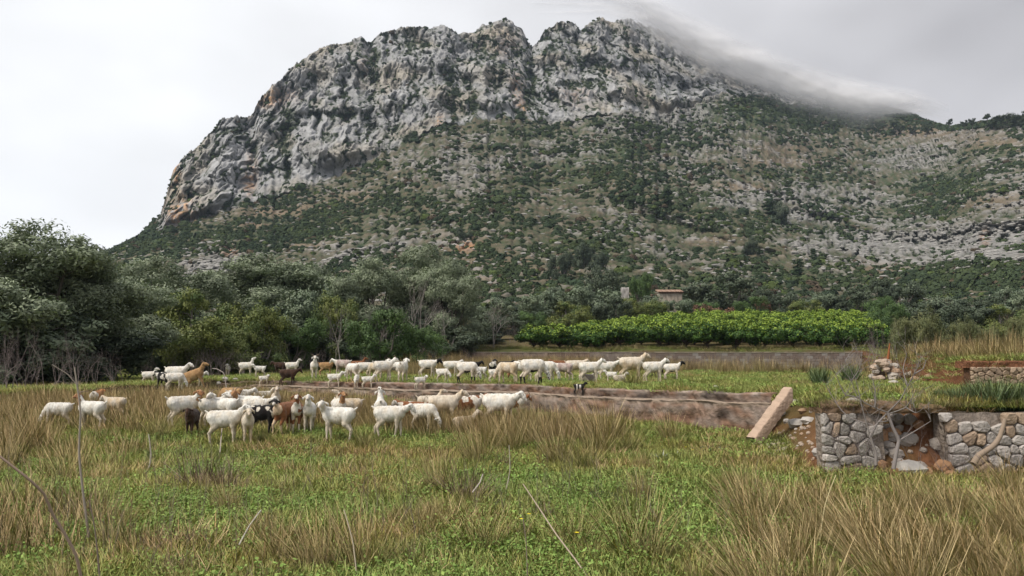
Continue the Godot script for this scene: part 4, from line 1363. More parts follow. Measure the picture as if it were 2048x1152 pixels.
func goat_bones(q: Array) -> Dictionary:
	var kid: bool = q[8] == 1
	var lie: bool = q[9] == 1
	var b := []      # from, to, radius, radius, region, blend
	var lo := -0.3 if lie else 0.0
	var fat := 0.82 if kid else 1.0
	b.append([V(-0.29, 0.6 + lo, 0), V(-0.04, 0.555 + lo, 0), 0.135 * fat, 0.166 * fat, 0, 0.05])
	b.append([V(-0.04, 0.555 + lo, 0), V(0.22, 0.575 + lo, 0), 0.166 * fat, 0.15 * fat, 0, 0.05])
	b.append([V(-0.3, 0.665 + lo, 0), V(0.2, 0.67 + lo, 0), 0.075, 0.085, 0, 0.06])
	b.append([V(-0.34, 0.63 + lo, 0.05), V(-0.34, 0.63 + lo, -0.05), 0.085, 0.085, 0, 0.05])
	if not kid: b.append([V(-0.2, 0.43 + lo, 0), V(-0.26, 0.46 + lo, 0), 0.06, 0.05, 0, 0.05])
	var nl := 0.24 if kid else (0.33 if q[0] < 0 else 0.29)
	var nd := dirv(q[0], q[1])
	var n0 := V(0.25, 0.625 + lo, 0)
	var n1 := n0 + nd * nl * 0.55 + V(0.02, 0, 0)
	var hd := dirv(q[2], q[3])
	var n2 := n0 + dirv(q[0], (q[1] + q[3]) * 0.5) * nl
	var hs := 1.12 if kid else 1.0
	b.append([n0, n1, 0.105 * fat, 0.075, 1, 0.06])
	b.append([n1, n2, 0.075, 0.058 * hs, 1, 0.04])
	var up := V(0, 1, 0) - hd * hd.y
	up = up.normalized()
	var side := hd.cross(up)
	var h0 := n2 + hd * 0.015 + up * 0.012
	b.append([h0, h0 + hd * 0.085, 0.066 * hs, 0.056 * hs, 2, 0.03])
	b.append([h0 + hd * 0.07 - up * 0.012, h0 + hd * (0.17 if not kid else 0.14) - up * 0.022, 0.05 * hs, 0.034 * hs, 7, 0.03])
	for sg: float in [-1.0, 1.0]:
		var e0: Vector3 = h0 + up * 0.025 + side * sg * 0.05 - hd * 0.02
		var e1: Vector3 = e0 + side * sg * 0.085 - up * 0.055 - hd * 0.015
		b.append([e0, e1, 0.017, 0.024, 8, 0.012])
		b.append([e1, e1 + side * sg * 0.015 - up * 0.055, 0.024, 0.013, 8, 0.012])
		var k := 0 if sg < 0 else 1
		var z := sg * 0.085
		if lie:
			b.append([V(0.2, 0.25, z), V(0.36, 0.1, z * 1.2), 0.06, 0.035, 3, 0.04])
			b.append([V(0.36, 0.1, z * 1.2), V(0.2, 0.05, z * 1.3), 0.032, 0.024, 4, 0.02])
			b.append([V(-0.26, 0.26, z), V(-0.08, 0.12, z * 1.7), 0.11, 0.06, 3, 0.05])
			b.append([V(-0.08, 0.12, z * 1.7), V(-0.3, 0.06, z * 1.8), 0.045, 0.026, 4, 0.02])
		else:
			var sf := tan(deg_to_rad(q[4 + k]))
			b.append([V(0.21, 0.56, z * 0.85), V(0.2 + sf * 0.1, 0.42, z), 0.085, 0.052, 3, 0.04])
			b.append([V(0.2 + sf * 0.1, 0.42, z), V(0.215 + sf * 0.28, 0.26, z), 0.05, 0.034, 3, 0.025])
			b.append([V(0.215 + sf * 0.28, 0.26, z), V(0.2 + sf * 0.46, 0.07, z), 0.031, 0.022, 4, 0.015])
			b.append([V(0.2 + sf * 0.46, 0.07, z), V(0.225 + sf * 0.5, 0.012, z), 0.024, 0.027, 5, 0.01])
			var sh := tan(deg_to_rad(q[6 + k]))
			b.append([V(-0.28, 0.58, z * 0.8), V(-0.22 + sh * 0.14, 0.41, z * 1.1), 0.115, 0.075, 3, 0.05])
			b.append([V(-0.22 + sh * 0.14, 0.41, z * 1.1), V(-0.36 + sh * 0.3, 0.265, z), 0.066, 0.034, 3, 0.025])
			b.append([V(-0.36 + sh * 0.3, 0.265, z), V(-0.335 + sh * 0.48, 0.07, z), 0.032, 0.023, 4, 0.015])
			b.append([V(-0.335 + sh * 0.48, 0.07, z), V(-0.31 + sh * 0.52, 0.012, z), 0.024, 0.027, 5, 0.01])
	var t0 := V(-0.405, 0.69 + lo, 0)
	var td := V(-cos(deg_to_rad(q[10])), sin(deg_to_rad(q[10])), 0)
	b.append([t0, t0 + td * 0.1, 0.032, 0.016, 6, 0.02])
	return {"bones": b, "h0": h0, "hd": hd, "up": up, "side": side, "hs": hs}

func goat_shape(pose: String) -> Dictionary:
	if goat_shapes.has(pose): return goat_shapes[pose]
	var g := goat_bones(POSES[pose])
	var bones: Array = g.bones
	var cell := 0.016
	var lo := V(9, 9, 9)
	var hi := V(-9, -9, -9)
	for b in bones:
		var r: float = maxf(b[2], b[3]) + 0.05
		for e in 2:
			var p: Vector3 = b[e]
			lo = lo.min(p - V(r, r, r))
			hi = hi.max(p + V(r, r, r))
	var nx := int((hi.x - lo.x) / cell) + 2
	var ny := int((hi.y - lo.y) / cell) + 2
	var nz := int((hi.z - lo.z) / cell) + 2
	var f := PackedFloat32Array()
	f.resize(nx * ny * nz)
	f.fill(1.0)
	for b in bones:
		var a: Vector3 = b[0]
		var ab: Vector3 = b[1] - a
		var ll := maxf(ab.length_squared(), 1e-6)
		var ra: float = b[2]
		var rb: float = b[3]
		var k: float = b[5]
		var r := maxf(ra, rb) + k + 0.02
		var l := (a.min(b[1]) - V(r, r, r) - lo) / cell
		var h := (a.max(b[1]) + V(r, r, r) - lo) / cell
		for z in range(maxi(0, int(l.z)), mini(nz, int(h.z) + 2)):
			for y in range(maxi(0, int(l.y)), mini(ny, int(h.y) + 2)):
				var at := (z * ny + y) * nx
				var pa := V(lo.x, lo.y + y * cell, lo.z + z * cell) - a
				for x in range(maxi(0, int(l.x)), mini(nx, int(h.x) + 2)):
					var w := pa
					w.x += x * cell
					var t := clampf(w.dot(ab) / ll, 0.0, 1.0)
					var d := (w - ab * t).length() - (ra + (rb - ra) * t)
					var o := f[at + x]
					var m := maxf(k - absf(o - d), 0.0) / k
					f[at + x] = minf(o, d) - m * m * k * 0.25
	# surface nets
	var id := PackedInt32Array()
	id.resize(nx * ny * nz)
	id.fill(-1)
	var v := PackedVector3Array()
	var n := PackedVector3Array()
	var reg := PackedByteArray()
	var s := nx * ny
	var corner := PackedInt32Array([0, 1, nx, nx + 1, s, s + 1, s + nx, s + nx + 1])
	for z in nz - 1:
		for y in ny - 1:
			var at := (z * ny + y) * nx
			for x in nx - 1:
				if absf(f[at + x]) > 0.04: continue
				var mask := 0
				for c in 8:
					if f[at + x + corner[c]] < 0.0: mask |= 1 << c
				if mask == 0 or mask == 255: continue
				var sum := Vector3.ZERO
				var cnt := 0
				for c in 8:
					for ax in 3:
						var o := c | (1 << ax)
						if o == c or ((mask >> c) & 1) == ((mask >> o) & 1): continue
						var f0 := f[at + x + corner[c]]
						var f1 := f[at + x + corner[o]]
						var p := V(c & 1, (c >> 1) & 1, (c >> 2) & 1)
						p[ax] += f0 / (f0 - f1)
						sum += p
						cnt += 1
				sum /= cnt
				id[at + x] = v.size()
				var q := lo + (V(x, y, z) + sum) * cell
				v.append(q)
				var i0 := at + x
				var gr := V(f[i0 + 1] - f[i0] + f[i0 + 1 + nx + s] - f[i0 + nx + s], f[i0 + nx] - f[i0] + f[i0 + nx + 1 + s] - f[i0 + 1 + s], f[i0 + s] - f[i0] + f[i0 + s + 1 + nx] - f[i0 + 1 + nx])
				var gn := gr.normalized()
				v[v.size() - 1] = q + gn * (nb.get_noise_3d(q.x * 17.0, q.y * 11.0, q.z * 17.0) * 0.011 + nb.get_noise_3d(q.x * 45.0, q.y * 30.0, q.z * 45.0) * 0.004)
				n.append((gn + V(nb.get_noise_3d(q.x * 34.0, q.y * 20.0, q.z * 34.0), nb.get_noise_3d(q.x * 34.0 + 90.0, q.y * 20.0, q.z * 34.0), 0) * 0.32).normalized())
				var best := 9.0
				var br := 0
				for b in bones:
					var ab: Vector3 = b[1] - b[0]
					var w: Vector3 = q - b[0]
					var t := clampf(w.dot(ab) / maxf(ab.length_squared(), 1e-6), 0.0, 1.0)
					var d: float = (w - ab * t).length() - lerpf(b[2], b[3], t)
					if d < best:
						best = d
						br = b[4]
				reg.append(br)
	var ix := PackedInt32Array()
	var steps := PackedInt32Array([1, nx, s])
	for z in range(1, nz - 1):
		for y in range(1, ny - 1):
			var at := (z * ny + y) * nx
			for x in range(1, nx - 1):
				var i0 := at + x
				var f0 := f[i0]
				if absf(f0) > 0.04: continue
				for ax in 3:
					if (f0 < 0.0) == (f[i0 + steps[ax]] < 0.0): continue
					var u := steps[(ax + 1) % 3]
					var w := steps[(ax + 2) % 3]
					var a := id[i0]
					var b := id[i0 - u]
					var c := id[i0 - u - w]
					var d := id[i0 - w]
					if a < 0 or b < 0 or c < 0 or d < 0: continue
					if f0 < 0.0:
						ix.append(a); ix.append(c); ix.append(b); ix.append(a); ix.append(d); ix.append(c)
					else:
						ix.append(a); ix.append(b); ix.append(c); ix.append(a); ix.append(c); ix.append(d)
	g["v"] = v
	g["n"] = n
	g["ix"] = ix
	g["reg"] = reg
	goat_shapes[pose] = g
	return g

func coat_color(coat: String, p: Vector3, reg: int) -> Color:
	var white := Color(0.77, 0.745, 0.69)
	var black := Color(0.018, 0.016, 0.016)
	var g := na.get_noise_3d(p.x * 2.6, p.y * 2.6, p.z * 2.6)
	var g2 := nb.get_noise_3d(p.x * 14.0, p.y * 9.0, p.z * 14.0)
	var c := white
	var leg := reg == 4 or reg == 5
	var head := reg == 2 or reg == 7 or reg == 8
	match coat:
		"cream": c = Color(0.58, 0.46, 0.32).lerp(white, clampf(0.3 + g, 0, 1))
		"tan": c = Color(0.46, 0.29, 0.14).lerp(Color(0.3, 0.17, 0.08), clampf(0.3 + g + (0.3 if leg else 0.0), 0, 1))
		"orange": c = white if p.x < -0.3 and reg != 4 else Color(0.42, 0.175, 0.06)
		"brown": c = Color(0.2, 0.08, 0.035).lerp(Color(0.28, 0.13, 0.06), clampf(0.3 + g, 0, 1))
		"brownwhite": c = white if g > 0.1 or leg else Color(0.24, 0.1, 0.045)
		"brownrump": c = Color(0.66, 0.5, 0.36) if p.x < -0.36 or leg else Color(0.26, 0.11, 0.05)
		"dark": c = Color(0.04, 0.024, 0.018).lerp(Color(0.075, 0.04, 0.026), clampf(0.4 + g, 0, 1))
		"black": c = black
		"blackwhite": c = white if g > 0.05 and reg != 7 else black
		"blackface": c = white if (reg == 7 and absf(p.z) > 0.02) or (reg == 0 and g > 0.34) else black
		"kidpatch": c = white if (reg == 0 or reg == 3) and ((p.x > -0.26 and p.x < -0.16) or (p.x > -0.05 and p.x < 0.09 and p.y < 0.7)) else black
		"blacklegs": c = black if leg or (reg == 0 and p.y < 0.44) or (head and g > 0.12) else white
		"blackhead": c = black if head or (reg == 1 and p.x > 0.4) or (reg == 0 and p.y < 0.42) else white
		"brownhead": c = Color(0.27, 0.12, 0.055).lerp(Color(0.45, 0.26, 0.13), clampf(0.5 + g, 0, 1)) if head or (reg == 1 and p.x + g * 0.3 > 0.33) else white
		"pinkgrey": c = Color(0.4, 0.31, 0.28).lerp(Color(0.6, 0.53, 0.5), clampf(0.5 + g * 2.0, 0, 1)) if reg == 0 or reg == 3 else white
		"greybelly": c = Color(0.35, 0.3, 0.27) if reg == 0 and p.y < 0.5 + g * 0.15 else white
	if c.r > 0.45:        # yellowish dirt on legs and belly, underside shade painted in with it, some dust
		var dirt_shade := (0.5 if leg else 0.0) + 0.55 * sstep(0.56, 0.4, p.y) * (1.0 if reg == 0 or reg == 3 else 0.0) + clampf(g * 0.8, 0.0, 0.35)
		c = c.lerp(Color(0.5, 0.38, 0.23), clampf(dirt_shade, 0, 0.6))
	if reg == 5: c = c.lerp(Color(0.06, 0.05, 0.04), 0.7)
	if reg == 7 and c.r > 0.5 and p.y > 0.0: c = c.lerp(Color(0.6, 0.45, 0.38), 0.25)
	return c * (1.0 + g2 * 0.2)

func goat_mesh(pose: String, coat: String) -> ArrayMesh:
	var key := pose + coat
	if goat_meshes.has(key): return goat_meshes[key]
	var g := goat_shape(pose)
	var m := MB.new()
	m.v = g.v
	m.n = g.n
	m.ix = g.ix
	var v: PackedVector3Array = g.v
	var reg: PackedByteArray = g.reg
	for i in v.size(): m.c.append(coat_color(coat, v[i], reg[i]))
	goat_meshes[key] = m.mesh()
	return goat_meshes[key]

func horn_mesh(style: int, sg: float, g: Dictionary) -> ArrayMesh:
	var m := MB.new()
	var h0: Vector3 = g.h0
	var up: Vector3 = g.up
	var hd: Vector3 = g.hd
	var side: Vector3 = g.side * sg
	var p := PackedVector3Array()
	var r := PackedFloat32Array()
	var n := 8
	for k in n + 1:
		var t := float(k) / n
		var q := h0 + up * 0.055 + side * 0.024
		if style == 1: q += up * (0.1 * t - 0.05 * t * t) - hd * (0.12 * t * t) + side * 0.03 * t
		elif style == 2: q += up * (0.06 * t) + side * (0.2 * t) - hd * (0.05 * sin(t * PI)) + up * 0.05 * t * t
		else: q += up * (0.17 * t - 0.14 * t * t) - hd * (0.05 * t + 0.17 * t * t) + side * (0.09 * t)
		p.append(q)
		r.append(lerpf(0.019, 0.005, t))
	m.tube(p, r, 6, Color(0.27, 0.21, 0.15), Color(0.16, 0.12, 0.09))
	return m.mesh()

func on_ledge(px: float) -> Vector3:        # the ledge of the concrete wall straight below its edge
	var k := (px - 1024.0) / F
	for i in range(1, lineA.size()):
		var a := lineA[i - 1]
		var b := lineA[i]
		var fa := a.x + k * a.y
		var fb := b.x + k * b.y
		if fa <= 0.0 and fb > 0.0:
			var q := a.lerp(b, fa / (fa - fb))
			return V(q.x, 0.9, q.y) + V(-q.x, 0, -q.y).normalized() * 0.27
	return Vector3.ZERO

var horn_meshes := {}
func goat(px: float, py: float, yaw: float, pose: String, coat: String, size: float, horns: int, label: String, at_h := -1.0, tilt := 0.0) -> void:
	var at := pick(px, py, 9.0) if at_h < 0.0 else (at_height(px, py, at_h) if at_h > 0.88 else on_ledge(px))
	var kid := size < 0.8
	var o := thing("goat_kid" if kid else "goat", label, "goat", at, ("kids of the herd on the terrace" if py < 792 else "kids of the herd below the wall") if kid else ("goats of the herd on the terrace" if py < 792 else "goats of the herd below the wall"))
	o.rotation = Vector3(0, deg_to_rad(yaw), deg_to_rad(tilt))
	size *= 0.8 if py < 792 else (0.8 if px > 300 else 0.7)
	o.scale = Vector3(size * 0.97, size * 1.08, size * 0.9)
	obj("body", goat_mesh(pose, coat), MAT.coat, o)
	var g := goat_shape(pose)
	for sg: float in [-1.0, 1.0]:
		if horns > 0:
			var key := "%s%d%d" % [pose, horns, int(sg)]
			if not horn_meshes.has(key): horn_meshes[key] = horn_mesh(horns, sg, g)
			obj("horn", horn_meshes[key], MAT.horn, o)
		var key2 := "%seye%d" % [pose, int(sg)]
		if not horn_meshes.has(key2):
			var m := MB.new()
			var c: Vector3 = g.h0 + g.hd * 0.055 + g.up * 0.026 + g.side * sg * 0.052
			m.tube(PackedVector3Array([c - g.side * sg * 0.012, c + g.side * sg * 0.004, c + g.side * sg * 0.01]), PackedFloat32Array([0.013, 0.012, 0.002]), 6, Color(0.03, 0.02, 0.012))
			horn_meshes[key2] = m.mesh()
		obj("eye", horn_meshes[key2], MAT.horn, o)

func build_goats() -> void:
	# on the terrace, from the left
	goat(298, 772, 0, "alert", "white", 0.81, 0, "small white goat at the left end of the terrace, alone, facing right", 0.95)
	goat(352, 777, 0, "stand", "white", 1.12, 0, "big off-white goat standing broadside behind the black and white goat", 0.95)
	goat(326, 780, 160, "level", "blackwhite", 0.85, 0, "black and white patched goat in front of the big off-white goat", 0.95)
	goat(350, 782, 12, "graze", "white", 0.85, 0, "white goat with lowered head before the big off-white goat", 0.95)
	goat(398, 781, 8, "stand", "tan", 1.08, 1, "tan goat climbing up onto the rubble with its forelegs raised", 0.9, 20.0)
	goat(393, 775, 0, "level", "greybelly", 0.8, 0, "greyish goat half hidden behind the climbing tan goat", 0.95)
	goat(455, 754, -75, "stand", "white", 0.82, 0, "small white goat seen head-on, left of the white goat with raised head")
	goat(492, 754, 5, "nose", "white", 1.0, 0, "white goat with head raised high, facing right before the grey brush")
	goat(518, 756, 205, "kid", "white", 0.78, 0, "white kid right behind the white goat with raised head")
	goat(532, 775, 15, "kidright", "white", 0.6, 0, "small white kid alone on the ledge left of the dark brown goat", 0.86)
	goat(560, 752, 175, "level", "dark", 1.0, 0, "dark brown goat on the grass behind its dark twin on the ledge")
	goat(584, 752, 8, "alert", "white", 1.0, 1, "white goat standing behind the dark brown goat of the ledge")
	goat(580, 776, 4, "level", "dark", 1.0, 0, "dark brown goat standing on the ledge with lowered head", 0.86)
	goat(628, 759, -72, "alert", "white", 1.12, 2, "white goat with wide sideways horns, facing the viewer")
	goat(652, 754, 10, "stand", "tan", 1.0, 0, "tan goat behind the white goat with wide horns")
	goat(684, 753, 176, "level", "pinkgrey", 1.15, 0, "pinkish grey goat with pale shoulders, standing broadside")
	goat(716, 751, 20, "alert", "brown", 1.05, 1, "reddish brown goat with raised head behind the pinkish grey goat")
	goat(672, 778, 6, "kid", "white", 0.78, 0, "white kid on the ledge with raised head, left of the two other ledge kids", 0.86)
	goat(704, 764, 140, "graze", "white", 0.98, 0, "white goat seen from behind before the pinkish grey goat")
	goat(715, 780, -82, "kidgraze", "white", 0.74, 0, "white kid hanging its head down over the ledge", 0.86)
	goat(738, 781, 10, "kid", "white", 0.66, 0, "white kid on the ledge just right of the one hanging its head", 0.86)
	goat(730, 758, 15, "level", "white", 1.05, 0, "white goat lying low behind the three ledge kids, broadside")
	goat(767, 765, 30, "stand", "white", 1.12, 1, "big white goat turned half away in the thick of the middle group")
	goat(750, 760, 150, "graze", "cream", 1.0, 0, "cream goat with lowered head left of the big white one turned away")
	goat(787, 759, 170, "right", "greybelly", 1.05, 1, "white and grey goat behind the one seen from the rear")
	goat(806, 765, 82, "stand", "white", 1.12, 0, "white goat seen straight from the rear at the right of the middle group")
	goat(856, 757, 0, "level", "blackhead", 1.15, 0, "white goat with black head and dark belly, tail raised, right of the middle group")
	goat(843, 783, 30, "kidright", "white", 0.66, 0, "white kid alone on the ledge below the black-headed goat", 0.86)
	goat(886, 767, -20, "kidgraze", "white", 0.78, 0, "white kid with lowered head right of the black-headed goat")
	goat(903, 756, 0, "level", "white", 1.08, 0, "white goat broadside behind the white kid with lowered head")
	goat(935, 768, -6, "graze", "blacklegs", 1.12, 0, "white goat with black legs grazing, nearest of its group")
	goat(946, 752, 0, "level", "black", 1.0, 0, "black goat behind the grazing goat with black legs")
	goat(960, 760, 200, "kid", "white", 0.78, 0, "white kid showing its head right of the grazing black-legged goat")
	goat(986, 758, 80, "stand", "blackwhite", 1.05, 0, "black goat with pale legs seen from the rear, left of the small white kid")
	goat(991, 767, 5, "kid", "white", 0.72, 0, "small white kid standing under the black goat seen from the rear")
	goat(1010, 750, 0, "level", "black", 1.05, 0, "black goat's back showing behind the white goat near the small kid")
	goat(1014, 768, 165, "graze", "cream", 1.08, 0, "cream-white goat with tan rump right of the small white kid")
	goat(1042, 764, 178, "graze", "brownhead", 1.12, 1, "white goat with brown face hanging low, facing left")
	goat(1067, 771, 10, "graze", "blacklegs", 1.28, 0, "large white goat with black feet in the centre of the right group")
	goat(1092, 767, -5, "graze", "white", 1.15, 0, "white goat behind the large black-footed one, head down to the right")
	goat(1120, 753, 180, "level", "brown", 1.1, 0, "brown goat whose back shows behind the pinkish one facing left")
	goat(1127, 763, 178, "level", "pinkgrey", 1.0, 0, "pinkish white goat facing left toward the big black-footed goat")
	goat(1151, 760, 8, "level", "cream", 1.15, 0, "cream goat partly behind the white goat with short horns")
	goat(1180, 768, 4, "stand", "white", 1.12, 2, "white goat with short spread horns, above the black and white kid")
	goat(1176, 767, 20, "lie", "greybelly", 0.78, 0, "pale kid lying behind the legs of the white horned goat")
	goat(1214, 761, 0, "level", "white", 1.08, 0, "white goat between the horned one and the large cream one")
	goat(1222, 767, 170, "kid", "white", 0.6, 0, "white kid facing left under the large cream goat")
	goat(1240, 768, 30, "lie", "white", 0.75, 0, "white kid lying in the grass left of the large cream goat's legs")
	goat(1264, 764, 2, "stand", "cream", 1.35, 1, "largest cream goat of the herd, long back, facing right")
	goat(1318, 752, 0, "level", "black", 1.0, 0, "black goat whose back shows behind the two rightmost white goats")
	goat(1308, 767, 6, "stand", "white", 1.1, 1, "white goat walking right, second from the right end of the herd")
	goat(1345, 763, -8, "stand", "blackhead", 1.1, 1, "goat with black face and white body, rightmost of the herd")
	goat(1158, 791, 5, "kid", "kidpatch", 0.5, 0, "small black kid with white patches on the broken ledge", 0.85)
	# below the wall, from the left
	goat(113, 858, 188, "graze", "white", 1.05, 0, "white goat grazing alone, leftmost of the lower herd")
	goat(180, 860, 176, "alert", "brownhead", 1.12, 3, "white goat with brown head and horns, facing left in the dry grass")
	goat(192, 826, 100, "level", "orange", 0.95, 0, "orange-brown goat with white rump at the grassy bank")
	goat(228, 842, 170, "level", "cream", 0.95, 0, "cream goat sunk in the dry grass right of the brown-headed one")
	goat(366, 858, 40, "right", "brownhead", 1.12, 0, "white goat with brown and white face raised, behind the dark one")
	goat(382, 876, -80, "level", "dark", 0.95, 0, "blackish goat seen from the front in the weeds")
	goat(424, 856, 60, "right", "white", 1.05, 0, "white goat with face turned to the viewer behind the big white one")
	goat(447, 858, 165, "left", "white", 1.05, 3, "white horned goat showing over the back of the big white one")
	goat(448, 893, 3, "stand", "white", 1.12, 0, "big white goat broadside, nearest of the lower herd's left group")
	goat(494, 892, -68, "stand", "cream", 1.02, 0, "cream goat facing the viewer beside the big white goat's head")
	goat(525, 873, 4, "right", "blackface", 1.05, 0, "black goat with white stripes on its face, facing right")
	goat(494, 852, 175, "left", "brownhead", 1.05, 3, "brown-faced horned goat behind the cream goat facing the viewer")
	goat(513, 853, 10, "level", "white", 1.0, 0, "white goat whose back shows behind the black striped one")
	goat(526, 820, 10, "kid", "white", 0.78, 0, "small white goat far back in the tan grass below the wall")
	goat(551, 836, -70, "alert", "cream", 0.95, 1, "cream goat standing upright in the tan grass, far back")
	goat(569, 871, 75, "level", "brownrump", 1.1, 3, "chestnut goat with pale hindquarters seen from the rear")
	goat(592, 868, -75, "alert", "brownwhite", 1.08, 0, "brown and white goat with long raised neck facing the viewer")
	goat(617, 868, -80, "alert", "white", 1.08, 0, "white goat facing the viewer right of the brown and white one")
	goat(674, 885, 174, "left", "white", 1.15, 1, "white goat broadside with its head turned to us and tail out to the right")
	goat(677, 854, -60, "alert", "brownhead", 1.02, 3, "brown-faced goat with curved horns behind the white broadside goat")
	goat(696, 852, 200, "nose", "cream", 1.0, 3, "cream goat with horns laid back, head lifted, in the tan grass")
	goat(760, 862, 100, "nose", "white", 1.15, 3, "white goat rearing its horned head, seen from behind, in the middle")
	goat(780, 878, -4, "level", "white", 1.12, 0, "white goat with drooping head facing right, in the middle")
	goat(824, 860, 175, "level", "brownwhite", 1.02, 0, "white goat with brown spots behind the grazing white one")
	goat(848, 868, -20, "graze", "white", 1.05, 0, "white goat grazing with head down to the right")
	goat(860, 842, 10, "alert", "cream", 1.0, 1, "cream goat far back with head up before the wall")
	goat(888, 856, 4, "stand", "cream", 1.2, 1, "pale cream goat broadside behind the grazing white one")
	goat(938, 850, 8, "level", "brownwhite", 1.1, 0, "brown and white goat's back along the wall, behind the tan tussocks")
	goat(930, 866, 40, "lie", "cream", 1.0, 0, "cream goat lying hidden behind a tan tussock")
	goat(1000, 858, -14, "level", "white", 1.32, 0, "large white goat sloping to the right behind the tan tussocks")
	goat(1028, 840, 8, "level", "brownwhite", 0.95, 1, "pale goat head showing over the large sloping white goat")
	goat(459, 824, 170, "graze", "tan", 0.95, 1, "tan goat mostly hidden in the tan grass below the terrace wall")
	goat(478, 826, 20, "level", "white", 0.9, 0, "white goat's rump in the tan grass beside the hidden tan one")

# ------------------------------------------------------------------ meadow
func blades(s: int, count: int, rad: float, h0: float, h1: float, wide: float, lean: Vector3, splay: float, ca: Color, cb: Color, tipc: Color, segs := 2) -> ArrayMesh:
	var r := RandomNumberGenerator.new()
	r.seed = s
	var m := MB.new()
	for k in count:
		var a := r.randf() * TAU
		var ra := rad * sqrt(r.randf())
		var p := V(cos(a) * ra, -0.02, sin(a) * ra)
		var l := r.randf_range(h0, h1)
		var d := (V(r.randfn() * splay, 1.0, r.randfn() * splay) + lean + V(cos(a), 0, sin(a)) * splay * ra / maxf(rad, 0.001)).normalized()
		var bend := V(d.x, -0.15, d.z) * r.randf_range(0.2, 0.7) + V(r.randfn(), 0, r.randfn()) * 0.12
		var fa := r.randf() * TAU
		var side := V(cos(fa), 0, sin(fa)) * wide * r.randf_range(0.6, 1.3)
		var shade := r.randf_range(0.55, 1.4)
		var c0 := ca.lerp(cb, r.randf()) * shade
		var c1 := tipc * lerpf(shade, r.randf_range(0.7, 1.3), 0.6) if tipc.r >= 0.0 else c0 * 1.12
		if tipc.r >= 0.0 and r.randf() < 0.3: c1 = c1 * Color(0.72, 0.6, 0.58)
		var first := m.v.size()
		var nn := side.cross(d).normalized()
		nn = (nn * (1.0 if nn.y >= 0.0 else -1.0) + V(0, 0.9, 0)).normalized()
		for e in segs + 1:
			var t := float(e) / segs
			var c := p + d * l * t + bend * l * t * t * 0.45
			var col := c0.lerp(c1, t)
			if e < segs:
				m.vert(c - side * (1.0 - t * 0.6), nn, col)
				m.vert(c + side * (1.0 - t * 0.6), nn, col)
			else:
				m.vert(c, nn, col)
		for e in segs:
			var k0 := first + e * 2
			if e < segs - 1:
				m.ix.append(k0); m.ix.append(k0 + 2); m.ix.append(k0 + 1)
				m.ix.append(k0 + 1); m.ix.append(k0 + 2); m.ix.append(k0 + 3)
			else:
				m.ix.append(k0); m.ix.append(k0 + 2); m.ix.append(k0 + 1)
	return m.mesh()

func herb_mesh(s: int, count: int, rad: float, ca: Color, cb: Color) -> ArrayMesh:
	var r := RandomNumberGenerator.new()
	r.seed = s
	var m := MB.new()
	for k in count:
		var a := r.randf() * TAU
		var ra := rad * sqrt(r.randf())
		var p := V(cos(a) * ra, r.randf_range(0.02, 0.11), sin(a) * ra)
		var nn := V(r.randfn() * 0.5, 1.0, r.randfn() * 0.5).normalized()
		var t := nn.cross(V(r.randfn(), r.randfn(), r.randfn())).normalized() * r.randf_range(0.007, 0.018)
		var b := nn.cross(t) * 0.6
		var col := ca.lerp(cb, r.randf()) * r.randf_range(0.8, 1.2)
		var k0 := m.v.size()
		for q in [p - t, p + b, p + t, p - b]: m.vert(q, nn, col)
		for e in [0, 1, 2, 0, 2, 3]: m.ix.append(k0 + e)
	return m.mesh()

func wetness(x: float, z: float) -> float:        # 0 dry, 1 lush
	var g := na.get_noise_2d(x * 0.3 + 13.0, z * 0.3) * 0.7 + nb.get_noise_2d(x * 1.7, z * 1.7) * 0.55
	var w := 0.8 + g
	if z > -12.5: w += 0.25 * exp(-pow((x - 1.6) / 2.0, 2.0)) - 0.3 * sstep(2.6, 4.2, x - (-z - 6.0) * 0.12) + 0.04 * sstep(1.0, 4.0, -x)
	elif z > -22.0 and x < zA_side(x, z): w -= 0.18
	return clampf(w, 0.0, 1.0)

func zA_side(x: float, z: float) -> float:
	return 1e9 if z > zA(x) else -1e9

